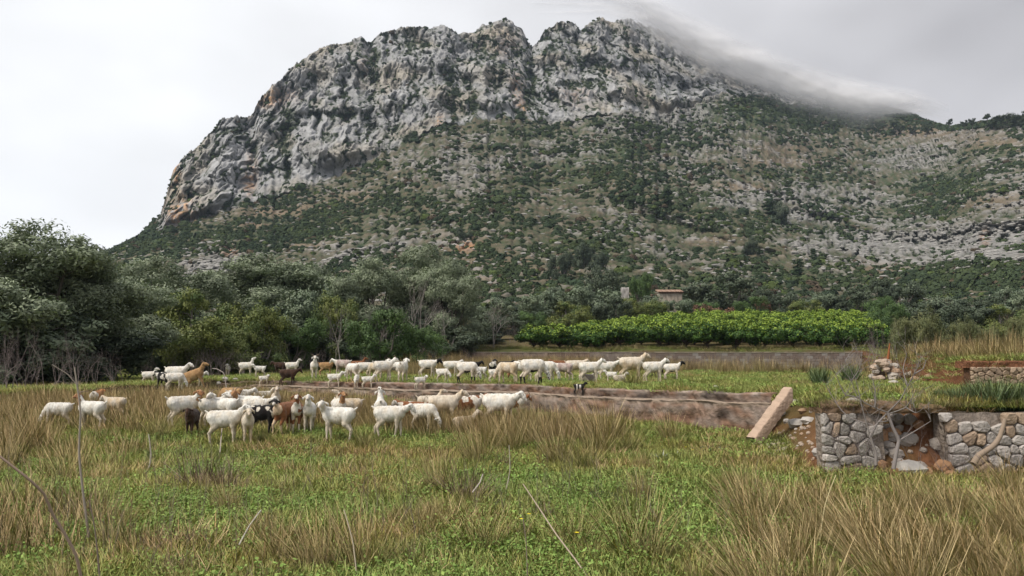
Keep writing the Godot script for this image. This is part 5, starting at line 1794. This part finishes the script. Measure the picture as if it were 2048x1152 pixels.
func build_field() -> void:
	var r := RandomNumberGenerator.new()
	r.seed = 2024
	var green_a := Color(0.14, 0.19, 0.045)
	var green_b := Color(0.29, 0.34, 0.1)
	var lush: Array[ArrayMesh] = []
	var mixed: Array[ArrayMesh] = []
	var dry: Array[ArrayMesh] = []
	var herb: Array[ArrayMesh] = []
	for k in 4:
		lush.append(blades(300 + k, 130, 0.27, 0.04, 0.15, 0.0042, V(-0.1, 0, 0), 0.55, green_a, green_b, Color(0.38, 0.41, 0.14)))
		mixed.append(blades(310 + k, 120, 0.28, 0.05, 0.18, 0.0042, V(-0.12, 0, 0), 0.55, Color(0.18, 0.24, 0.055), Color(0.36, 0.41, 0.115), Color(0.5, 0.5, 0.19)))
		dry.append(blades(320 + k, 100, 0.28, 0.06, 0.25, 0.0038, V(-0.2, 0, 0), 0.6, Color(0.25, 0.2, 0.1), Color(0.45, 0.36, 0.2), Color(0.6, 0.48, 0.29)))
		herb.append(herb_mesh(330 + k, 190, 0.27, Color(0.13, 0.2, 0.045), Color(0.26, 0.34, 0.095)))
	var sets := [lush, mixed, dry, herb]
	var where := []
	var cols := []
	for s in 4:
		where.append([[], [], [], []])
		cols.append([[], [], [], []])
	var n := 30000
	for k in n:
		var d := 4.6 * pow(58.0 / 4.6, pow(r.randf(), 0.8))
		var x := r.randf_range(-0.78, 0.78) * d + r.randf_range(-2.5, 2.5)
		var z := -d
		var y := gh(x, z)
		if absf(gh(x, z - 0.2) - y) > 0.12 or absf(gh(x + 0.2, z) - y) > 0.12:
			if not (z < -20.0 and (x > 12.0 or x < -8.0) and r.randf() < 0.5): continue
		if z < -51.0 and x < 24.0: continue
		var w := wetness(x, z)
		if z < -12.4 and z > -16.8 and x > 4.9 and x < 7.2 and r.randf() < 0.6: continue
		var pickv := r.randf()
		var kind := 1
		if w > 0.62: kind = 3 if pickv < 0.13 else (0 if pickv < 0.7 else 1)
		elif w > 0.35: kind = 0 if pickv < 0.4 else (1 if pickv < 0.92 else 2)
		else: kind = 2 if pickv < 0.35 else 1
		var size := r.randf_range(0.75, 1.35) * (1.0 + 0.012 * d)
		var hgt := size * r.randf_range(0.7, 1.25)
		if z < -20.0 and y > 0.7: hgt *= 0.75
		var b := Basis(Vector3.UP, r.randf() * 0.9 - 0.45 + (PI if r.randf() < 0.3 else 0.0)).scaled(Vector3(size, hgt, size))
		var vv := r.randi() % 4
		where[kind][vv].append(Transform3D(b, Vector3(x, y, z)))
		var g := r.randf_range(0.8, 1.2)
		g *= 1.14
		cols[kind][vv].append(Color(g * (1.0 + (0.6 - w) * 0.25), g, g * 0.95))
	for k in 900:           # grass hanging over the broken bank at the left end of the terrace
		var x := r.randf_range(-18.0, -8.3)
		var z := zA(x) + r.randf_range(-0.25, 0.55)
		var kind := 1 if r.randf() < 0.6 else 2
		var vv := r.randi() % 4
		var size := r.randf_range(1.0, 1.6)
		where[kind][vv].append(Transform3D(Basis(Vector3.UP, r.randf() * TAU).scaled(Vector3(size, size * r.randf_range(0.9, 1.7), size)), Vector3(x, gh(x, z), z)))
		var g := r.randf_range(0.6, 1.0)
		cols[kind][vv].append(Color(g * 0.95, g, g * 0.9))
	for k in 420:           # weeds under the first orchard row and on the cap of the stone wall
		var x := r.randf_range(-3.5, 24.0)
		var z := r.randf_range(-54.5, -51.6)
		var y := gh(x, z)
		if k > 300:
			x = r.randf_range(5.1, 9.0)
			z = r.randf_range(-13.0, -12.45)
			y = 1.12
		var kind := 1 if r.randf() < 0.6 else 2
		var vv := r.randi() % 4
		var size := r.randf_range(1.0, 1.7) * (1.0 if k <= 300 else 0.45)
		where[kind][vv].append(Transform3D(Basis(Vector3.UP, r.randf() * TAU).scaled(Vector3(size, size * r.randf_range(0.9, 1.8), size)), Vector3(x, y, z)))
		cols[kind][vv].append(Color(0.7, 0.75, 0.65) * r.randf_range(0.7, 1.1))
	# tall straw that grows in drifts: below the wall and in front of the block wall
	var straw: Array[ArrayMesh] = []
	for k in 3: straw.append(blades(340 + k, 80, 0.22, 0.3, 0.66, 0.0042, V(-0.12, 0, 0), 0.24, Color(0.26, 0.23, 0.1), Color(0.42, 0.34, 0.17), Color(0.6, 0.47, 0.27), 3))
	var sw := [[], [], []]
	var sc := [[], [], []]
	var drifts := [[-11.0, -18.8, 3.4, 2.0, 140], [-7.4, -20.5, 2.8, 1.6, 380], [-4.3, -19.4, 2.4, 1.5, 380], [-1.5, -18.4, 1.8, 0.9, 170], [0.8, -17.2, 1.4, 0.8, 100], [-8.8, -13.2, 1.6, 1.6, 26], [-10.2, -16.0, 1.8, 1.8, 44], [3.0, -48.0, 8.0, 1.6, 900], [-1.0, -45.0, 4.0, 2.5, 260], [-4.2, -38.0, 2.0, 2.0, 60], [15.5, -43.0, 5.0, 3.0, 70], [22.0, -30.0, 5.0, 3.0, 200], [16.0, -27.0, 2.5, 2.5, 60], [15.2, -23.5, 1.2, 2.0, 24], [-13.0, -20.6, 4.0, 1.2, 130], [-5.0, -8.0, 0.8, 1.4, 26]]
	for q in drifts:
		for k in int(q[4]):
			var x: float = q[0] + r.randfn() * q[2] * 0.55
			var z: float = q[1] + r.randfn() * q[3] * 0.55
			if z < -50.6 and x < 24.0: continue
			var y := gh(x, z)
			if z > -30.0 and y > 0.75 and x < 10.0: continue
			var size := r.randf_range(0.7, 1.2)
			var vv := r.randi() % 3
			sw[vv].append(Transform3D(Basis(Vector3.UP, r.randf() * 0.8 - 0.4).scaled(Vector3(size, size * r.randf_range(0.8, 1.15) * (1.05 if z > -30 else 1.7), size)), Vector3(x, y, z)))
			var g := r.randf_range(0.8, 1.2)
			sc[vv].append(Color(g, g * r.randf_range(0.92, 1.04), g * 0.95))
	var say := ["short green grass of the meadow", "yellow-green grass of the meadow", "short dry grass of the meadow", "leafy green herbs among the grass"]
	var called := ["green_grass", "mixed_grass", "dry_grass", "leafy_herbs"]
	for s in 4:
		for vv in 4: scatter(called[s], sets[s][vv], MAT.grass, where[s][vv], cols[s][vv], say[s])
	for vv in 3: scatter("tall_straw", straw[vv], MAT.grass, sw[vv], sc[vv], "tall dry straw growing in drifts about the herd and the block wall")

	# tussocks that stand out one by one
	var tus: Array[ArrayMesh] = []
	for k in 4: tus.append(blades(350 + k, 290, 0.16, 0.3, 0.92, 0.003, V(-0.24, 0, 0), 0.26, Color(0.2, 0.23, 0.07), Color(0.36, 0.31, 0.13), Color(0.66, 0.5, 0.29), 4))
	for k in 2: tus.append(blades(356 + k, 240, 0.13, 0.2, 0.66, 0.003, V(-0.05, 0, 0), 0.36, Color(0.15, 0.2, 0.055), Color(0.3, 0.3, 0.11), Color(0.55, 0.46, 0.22), 4))
	for k in 2: tus.append(blades(360 + k, 170, 0.13, 0.15, 0.5, 0.003, V(0, 0, 0), 0.4, Color(0.15, 0.1, 0.085), Color(0.26, 0.19, 0.16), Color(0.36, 0.27, 0.22), 3))
	var list := [
		[878, 988, 96, 0, "big leaning tan tussock left of the purplish dead tuft"], [955, 928, 100, 1, "tall tan tussock behind the purplish dead tuft"], [985, 900, 84, 2, "russet-tinged tussock in front of the large sloping goat"], [1020, 905, 84, 3, "tan tussock right of the russet-tinged one"], [1115, 930, 104, 0, "tall tan tussock in the middle of the meadow, left of a smaller one"], [1171, 942, 78, 4, "greener tussock just right of the tall middle one"], [1196, 905, 118, 1, "tallest tan tussock before the concrete wall"], [1222, 880, 90, 2, "tan tussock behind the tallest one, against the wall"], [1340, 884, 66, 3, "lone tan tussock before the right part of the concrete wall"], [965, 1112, 116, 5, "shaggy green-tan tussock in the near centre"], [1146, 1098, 100, 4, "green-tan tussock left of the fallen pale stem"], [1275, 1125, 150, 5, "tall thin green-tan tussock in the near right centre"], [843, 1082, 80, 4, "low shaggy tussock left of the near centre"], [725, 898, 46, 5, "low yellow-green tussock in front of the white broadside goat"], [935, 1000, 90, 6, "purplish dead tuft beside the big leaning tussock"], [1010, 940, 40, 7, "small greyish dead stub behind the meadow's middle"], [1090, 1045, 50, 7, "greyish dead tuft by the fallen pale stem"], [400, 975, 90, 6, "greyish dead weed tuft in the left meadow"], [455, 985, 70, 7, "second greyish dead tuft, right of the left meadow's first"], [118, 965, 70, 5, "low tan tussock in the left meadow"], [640, 1150, 140, 0, "tan tussock at the bottom edge, left of the centre"], [720, 1152, 160, 1, "tall tan tussock at the bottom edge left of centre, beside another"], [560, 1140, 120, 2, "tan tussock at the bottom edge in the left third"], [1265, 772, 52, 4, "brownish tuft on the terrace below the largest cream goat"], [1475, 985, 70, 5, "green-tan tussock left of the big straw patch"], [1258, 905, 60, 4, "small green tussock before the wall, right of the tallest"], [320, 880, 60, 5, "olive tussock left of the blackish goat"], [60, 900, 100, 1, "tan tussock at the left picture edge, upper"], [15, 940, 120, 2, "tan tussock cut by the left picture edge"], [1060, 890, 70, 5, "pale tussock behind the middle of the meadow"]]
	for q in list:
		var p := pick(q[0], q[1], 4.0)
		var d: float = -p.z
		var o := obj("grass_tussock", tus[q[3]], MAT.grass)
		tag(o, q[4], "grass tussock", "single tussocks of the meadow")
		o.position = p
		var k: float = q[2] / F * d / (0.8 if q[3] < 4 else (0.55 if q[3] < 6 else 0.4))
		o.scale = Vector3(k * 1.05, k, k * 1.05)
		o.rotation.y = r.randf_range(-0.4, 0.4)
	for k in 84:           # the big straw patch at the right
		var px := r.randf_range(1470, 2090)
		var py := r.randf_range(985, 1225)
		if px < 1560 and r.randf() < 0.4: continue
		if py < 1020 and px > 1625 and px < 2010: continue
		var p := pick(px, py, 3.0)
		var o := obj("straw_tussock", tus[r.randi() % 4], MAT.grass)
		tag(o, "leaning tan tussock in the big straw patch at the lower right", "grass tussock", "tussocks of the big straw patch")
		o.position = p
		var s := r.randf_range(0.45, 0.95)
		o.scale = Vector3(s * 1.1, s * 0.9, s * 1.1)
		o.rotation.y = r.randf_range(-0.5, 0.5)
	for k in 90:            # scattered ones
		var px := r.randf_range(-40, 1440)
		var py := r.randf_range(880, 1190)
		var p := pick(px, py, 3.0)
		if wetness(p.x, p.z) > 0.97 and r.randf() < 0.6: continue
		var o := obj("meadow_tussock", tus[4 + r.randi() % 4] if r.randf() < 0.8 else tus[r.randi() % 4], MAT.grass)
		tag(o, "ragged low tussock scattered in the open meadow", "grass tussock", "ragged tussocks of the open meadow")
		o.position = p
		var s := r.randf_range(0.35, 0.75)
		o.scale = Vector3(s, s * 0.9, s)
		o.rotation.y = r.randf_range(-0.5, 0.5)

# ------------------------------------------------------------------ small things
func px_tube(points: Array, d0: float, d1: float, r0: float, r1: float, col: Color, sides := 6) -> ArrayMesh:
	var m := MB.new()
	px_tube_into(m, points, d0, d1, r0, r1, col, sides)
	return m.mesh()

func px_tube_into(m: MB, points: Array, d0: float, d1: float, r0: float, r1: float, col: Color, sides := 6) -> void:
	var c := Curve3D.new()
	var n := points.size() / 2
	for i in n:
		c.add_point(at_depth(points[i * 2], points[i * 2 + 1], lerpf(d0, d1, float(i) / (n - 1))))
	for i in n:
		var t := (c.get_point_position(mini(i + 1, n - 1)) - c.get_point_position(maxi(i - 1, 0))) / 6.0
		c.set_point_in(i, -t)
		c.set_point_out(i, t)
	var p := PackedVector3Array()
	var r := PackedFloat32Array()
	var steps := n * 4
	for k in steps + 1:
		p.append(c.sample_baked(c.get_baked_length() * k / steps))
		r.append(lerpf(r0, r1, float(k) / steps) * (1.0 + 0.08 * nb.get_noise_1d(k * 2.7)))
	m.tube(p, r, sides, col)

func build_details() -> void:
	var r := RandomNumberGenerator.new()
	r.seed = 5150
	# the bare tree in the breach of the stone wall
	var bt := thing("leafless_tree", "pale grey leafless tree growing in the breach of the near stone wall", "tree")
	var grey := Color(0.24, 0.215, 0.205)
	obj("trunk", px_tube([1787, 938, 1793, 905, 1798, 880, 1786, 856, 1775, 825], 11.7, 11.8, 0.032, 0.02, grey, 8), MAT.bark, bt)
	obj("stem", px_tube([1752, 930, 1752, 905, 1740, 872, 1752, 850, 1773, 828], 11.75, 11.8, 0.024, 0.014, grey, 7), MAT.bark, bt)
	var limbs := [[1775, 825, 1742, 812, 1716, 795, 1703, 762, 1688, 742], [1775, 825, 1800, 800, 1815, 772, 1828, 748, 1838, 726], [1776, 828, 1812, 815, 1822, 800, 1832, 780], [1797, 882, 1830, 862, 1862, 842], [1740, 872, 1722, 806, 1712, 760, 1690, 722], [1745, 850, 1700, 836, 1672, 806, 1652, 770], [1716, 795, 1690, 790, 1672, 750], [1815, 772, 1806, 740, 1812, 716], [1828, 748, 1846, 738, 1852, 722], [1750, 815, 1750, 780, 1742, 748], [1703, 762, 1715, 745, 1722, 730], [1775, 842, 1752, 844, 1738, 832], [1812, 815, 1824, 822, 1832, 826]]
	for q in limbs:
		obj("limb", px_tube(q, 11.8, 11.8 + r.randf_range(-0.5, 0.5), 0.012, 0.004, grey * r.randf_range(0.85, 1.1), 5), MAT.bark, bt)
		var tw := MB.new()
		for k in 5:
			var n: int = q.size() / 2 - 1
			var e: int = r.randi_range(maxi(0, n - 2), n)
			var a := at_depth(q[e * 2], q[e * 2 + 1], 11.8)
			twig(tw, r, a, V(r.randfn() * 0.6, 0.8, r.randfn() * 0.6).normalized(), 0.22, 0.005, 2, grey * 0.9, 0.5)
		obj("twigs", tw.mesh(), MAT.bark, bt).set_meta("kind", "stuff")
	for q in [[1715, 940, 60, "dark leafless brush at the foot of the near stone wall, left of the tree"], [1690, 925, 90, "tangled dead brush before the left end of the near stone wall"], [1880, 945, 80, "dead brush before the right end of the wall breach"], [1950, 950, 60, "dead twigs before the right part of the near stone wall"], [1740, 955, 60, "low dead brush below the leafless tree"]]:
		var b := pick(q[0], q[1], 8.0)
		b.z = maxf(b.z, -12.1)
		var o := plant("brush", r.randi(), "leafless_shrub", q[3], "shrub", "leafless brush by the near stone wall", b, 0.85 * q[2] / 80.0, 1.1 * q[2] / 70.0, r.randf() * TAU)
	var log_ := obj("dead_branch", px_tube([1946, 928, 1956, 912, 1985, 893, 2000, 872, 2010, 838], 11.9, 12.05, 0.05, 0.03, Color(0.3, 0.235, 0.18), 7), MAT.bark)
	tag(log_, "thick bent dead branch leaning on the right part of the near stone wall", "branch")
	# dead stalks and sticks that cross the meadow
	var stalks := [
		[[178, 1075, 166, 985, 158, 900, 161, 830, 157, 790, 149, 735], 7.6, 7.7, 0.013, 0.008, Color(0.3, 0.26, 0.22), "tall pale dead stalk standing in the left meadow, with one side twig"],
		[[170, 1200, 150, 1105, 108, 1035, 88, 988, 60, 960, -30, 890], 5.6, 5.2, 0.012, 0.007, Color(0.33, 0.24, 0.19), "long bent brown stem arching out past the left picture edge"],
		[[298, 938, 302, 908, 297, 868], 12.6, 12.6, 0.016, 0.009, Color(0.5, 0.45, 0.38), "short whitish stick upright in the left meadow"],
		[[478, 1090, 498, 1052, 522, 1020], 7.0, 7.2, 0.008, 0.005, Color(0.55, 0.52, 0.46), "whitish slanting twig in the lower left meadow"],
		[[1178, 1158, 1150, 1118, 1112, 1068, 1082, 1022, 1046, 968], 6.4, 7.2, 0.008, 0.005, Color(0.42, 0.34, 0.27), "long pale fallen stem slanting in the near centre"],
		[[714, 1160, 706, 1085, 688, 1020], 6.4, 6.5, 0.007, 0.005, Color(0.5, 0.42, 0.32), "pale upright stem beside the bottom tussocks"],
		[[1012, 980, 1020, 940, 1018, 890], 11.0, 11.0, 0.008, 0.005, Color(0.5, 0.45, 0.38), "whitish stick behind the greyish stub"],
		[[945, 985, 960, 965, 966, 948], 9.6, 9.7, 0.012, 0.006, Color(0.5, 0.44, 0.4), "short pale twig beside the purplish dead tuft"],
		[[200, 1160, 190, 1060, 178, 1000], 6.1, 6.1, 0.008, 0.004, Color(0.2, 0.16, 0.13), "dark dead stem near the bottom left"],
		[[1055, 1160, 1052, 1080, 1045, 1030], 6.2, 6.3, 0.005, 0.003, Color(0.2, 0.16, 0.13), "thin dark stem at the bottom centre"],
		[[455, 790, 447, 745, 434, 738, 425, 737], 20.0, 20.0, 0.018, 0.01, Color(0.42, 0.37, 0.33), "bent pale stalk standing against the terrace right of the climbing goat"],
		[[440, 905, 446, 840, 455, 790], 14.6, 20.0, 0.012, 0.012, Color(0.36, 0.31, 0.27), "thin stalk crossing the big white goat"],
		[[1640, 1080, 1650, 1010, 1672, 950], 7.2, 7.3, 0.006, 0.004, Color(0.5, 0.43, 0.25), "pale yellow stem standing out in the big straw patch"]]
	for q in stalks:
		var o := obj("dead_stalk", px_tube(q[0], q[1], q[2], q[3], q[4], q[5], 6), MAT.bark)
		tag(o, q[6], "dead stalk", "dead stalks of the meadow")
	var st := obj("dead_stalk", px_tube([154, 770, 135, 748, 104, 729], 7.65, 7.6, 0.006, 0.003, Color(0.3, 0.26, 0.22), 5), MAT.bark)
	tag(st, "thin side twig slanting left off the tall pale stalk", "twig")
	# dead branching weeds in the lower left
	for k in 3: add_kind("weed", [["stalks", bare_mesh(190 + k, 7, 0.34, 0.0085, 2, Color(0.23, 0.185, 0.16), 0.3, 0.28), MAT.bark]])
	var weeds := [[210, 1140], [245, 1100], [300, 1150], [335, 1060], [375, 1110], [420, 1150], [250, 1020], [180, 1040], [385, 960], [430, 975], [470, 960], [510, 1075], [545, 1120], [620, 930], [650, 985], [120, 1100], [60, 1060], [30, 1000], [350, 1000], [580, 1010], [940, 985], [1020, 1060], [965, 1040], [1240, 1040], [1290, 1060], [1080, 1050], [1360, 1090], [770, 1060], [800, 1120], [700, 990], [760, 960], [1180, 1000], [1560, 1010], [1700, 985]]
	for q in weeds:
		var p := pick(q[0], q[1], 4.0)
		plant("weed", r.randi(), "dead_weed", "dead branching weed stalk, thin and brown, in the open meadow", "weed", "dead weeds of the meadow", p, r.randf_range(0.55, 1.05), r.randf_range(0.4, 0.8), r.randf() * TAU)
	# rocks on the scree by the wing wall and in the meadow
	var rocks := [[1592, 858, 26, "whitish rock lowest on the earth scree by the wing wall"], [1616, 848, 22, "pale rock on the scree next to the near stone wall's end"], [1556, 836, 30, "large pale rock beside the wing of the concrete wall"], [1588, 814, 18, "small rock at the top of the scree"], [1570, 820, 14, "tiny rock on the scree top, left"], [1640, 915, 26, "grey rock at the foot of the near stone wall's left corner"], [1625, 822, 12, "tiny red-stained rock near the top of the scree"], [1606, 830, 16, "reddish rock in the middle of the scree"], [1535, 838, 14, "small rock at the foot of the wing wall"], [1573, 846, 12, "tiny pale rock in the scree's middle"], [1820, 955, 50, "broad pale slab before the breach of the stone wall"], [1900, 940, 24, "rock before the right edge of the breach"], [475, 1002, 14, "white stone in the left meadow grass"], [985, 782, 16, "grey stone on the ledge of the concrete wall"], [1788, 770, 16, "stone fallen below the stone pillar"], [1830, 764, 18, "tan stone right of the stone pillar"], [1858, 760, 16, "small tan stone under the red bank"], [1432, 778, 10, "white stone in the terrace grass"], [450, 766, 12, "stone on the rubble left of the terrace edge"], [470, 764, 9, "small stone on the rubble of the terrace edge"], [436, 772, 11, "stone at the foot of the terrace rubble"]]
	for k in rocks.size():
		var q: Array = rocks[k]
		var p := pick(q[0], q[1], 8.0)
		if k == 13: p = at_height(q[0], q[1], 0.86)
		var s: float = q[2] / F * -p.z * 0.62
		var col := Color(0.44, 0.41, 0.38) * r.randf_range(0.85, 1.1)
		if String(q[3]).contains("red") or String(q[3]).contains("tan"): col = Color(0.36, 0.24, 0.16)
		var o := obj("rock", boulder(730 + k, 1.0, col), MAT.stone)
		tag(o, q[3], "rock", "loose rocks")
		o.position = p + Vector3(0, s * 0.25, 0)
		o.rotation = Vector3(r.randf_range(-0.3, 0.3), r.randf() * TAU, 0)
		o.scale = Vector3(s * 1.15, s * 0.75, s)
	var pebbles := []
	var pc := []
	for k in 260:
		var x := r.randf_range(4.9, 7.0)
		var z := r.randf_range(-16.8, -12.6)
		var s := r.randf_range(0.012, 0.05)
		pebbles.append(Transform3D(Basis.from_euler(V(r.randf() * 6.0, r.randf() * 6.0, 0)).scaled(V(s * 1.3, s, s)), V(x, gh(x, z) + s * 0.3, z)))
		pc.append(Color(0.34, 0.24, 0.17).lerp(Color(0.42, 0.38, 0.34), r.randf()))
	for k in 120:
		var x := r.randf_range(-16.0, -8.6)
		var z := zA(x) + r.randf_range(-0.1, 0.7)
		var s := r.randf_range(0.03, 0.11)
		pebbles.append(Transform3D(Basis.from_euler(V(r.randf() * 6.0, r.randf() * 6.0, 0)).scaled(V(s * 1.3, s, s)), V(x, gh(x, z) + s * 0.2, z)))
		pc.append(Color(0.2, 0.16, 0.13).lerp(Color(0.36, 0.31, 0.27), r.randf()))
	scatter("scree_pebbles", boulder(760, 1.0), MAT.rock, pebbles, pc, "small stones of the earth scree and the broken bank")
	# rushes, the silvery plant, a few flowers
	var rush: Array[ArrayMesh] = []
	for k in 3: rush.append(blades(370 + k, 420, 0.2, 0.45, 0.8, 0.007, V(0, 0, 0), 0.16, Color(0.09, 0.16, 0.08), Color(0.17, 0.25, 0.12), Color(0.25, 0.32, 0.16), 3))
	for q in [[1990, 826, 68, "tallest blue-green rush clump above the near stone wall"], [2030, 826, 62, "blue-green rush clump at the right picture edge"], [1950, 818, 48, "blue-green rush clump left of the tallest one"], [1915, 808, 36, "low green rush clump above the breach's right side"], [1880, 802, 28, "lowest green rush clump, leftmost of the rushes"], [2070, 825, 60, "rush clump cut by the right picture edge"], [1700, 766, 40, "green clump on the terrace before the end of the block wall"], [1640, 770, 40, "olive clump on the terrace, left of the green one"]]:
		var p := pick(q[0], q[1], 8.0)
		var o := obj("rush_clump", rush[r.randi() % 3], MAT.grass)
		tag(o, q[3], "rush", "rushes on the right terrace")
		o.position = p
		var s: float = q[2] / F * -p.z / 0.72
		o.scale = Vector3(s * 1.2, s, s * 1.2)
	var silver := blades(380, 60, 0.06, 0.1, 0.26, 0.016, V(0, 0, 0), 0.75, Color(0.36, 0.42, 0.38), Color(0.5, 0.55, 0.5), Color(0.55, 0.6, 0.55), 3)
	for q in [[1322, 922, 1.0, "silvery grey thistle rosette in the green meadow before the wall"], [1352, 918, 0.7, "smaller silvery rosette right of the silvery thistle"]]:
		var o := obj("silvery_thistle", silver, MAT.grass)
		tag(o, q[3], "thistle", "silvery thistles")
		o.position = pick(q[0], q[1], 6.0)
		o.scale = V(1, 1, 1) * q[2]
	var fl := MB.new()
	for k in 7:
		var a := TAU * k / 7.0
		fl.tri(V(0, 0.001, 0), V(cos(a), 0.25, sin(a)) * 0.03, V(cos(a + 0.8), 0.25, sin(a + 0.8)) * 0.03, Color(0.75, 0.6, 0.03))
	fl.tube(PackedVector3Array([V(0, -0.2, 0), V(0, 0, 0)]), PackedFloat32Array([0.003, 0.003]), 4, Color(0.1, 0.16, 0.04))
	var fm := fl.mesh()
	for q in [[1058, 1060, "yellow flower in the near centre, larger one"], [1154, 1098, "yellow flower beside the fallen pale stem"], [1372, 905, "yellow flower right of the silvery thistle"], [1043, 1068, "yellow flower left of the larger near one"], [1386, 912, "second yellow flower right of the thistle"], [1676, 936, "yellow flower by the near stone wall's left corner"]]:
		var o := obj("yellow_flower", fm, MAT.grass)
		tag(o, q[2], "flower", "yellow flowers")
		o.position = pick(q[0], q[1] + 12, 4.0) + Vector3(0, 0.2, 0)
		o.scale = V(0.8, 1.0, 0.8)
	var dark := herb_mesh(390, 260, 0.3, Color(0.035, 0.055, 0.03), Color(0.06, 0.085, 0.045))
	for q in [[1432, 912, 1.0, "dark low round herb cushion in the green meadow"], [1215, 1010, 0.8, "dark green low clump in the meadow's middle"]]:
		var o := obj("dark_herb", dark, MAT.grass)
		tag(o, q[3], "plant", "dark herb cushions")
		o.position = pick(q[0], q[1], 6.0)
		o.scale = V(1.0, 1.6, 1.0) * q[2]
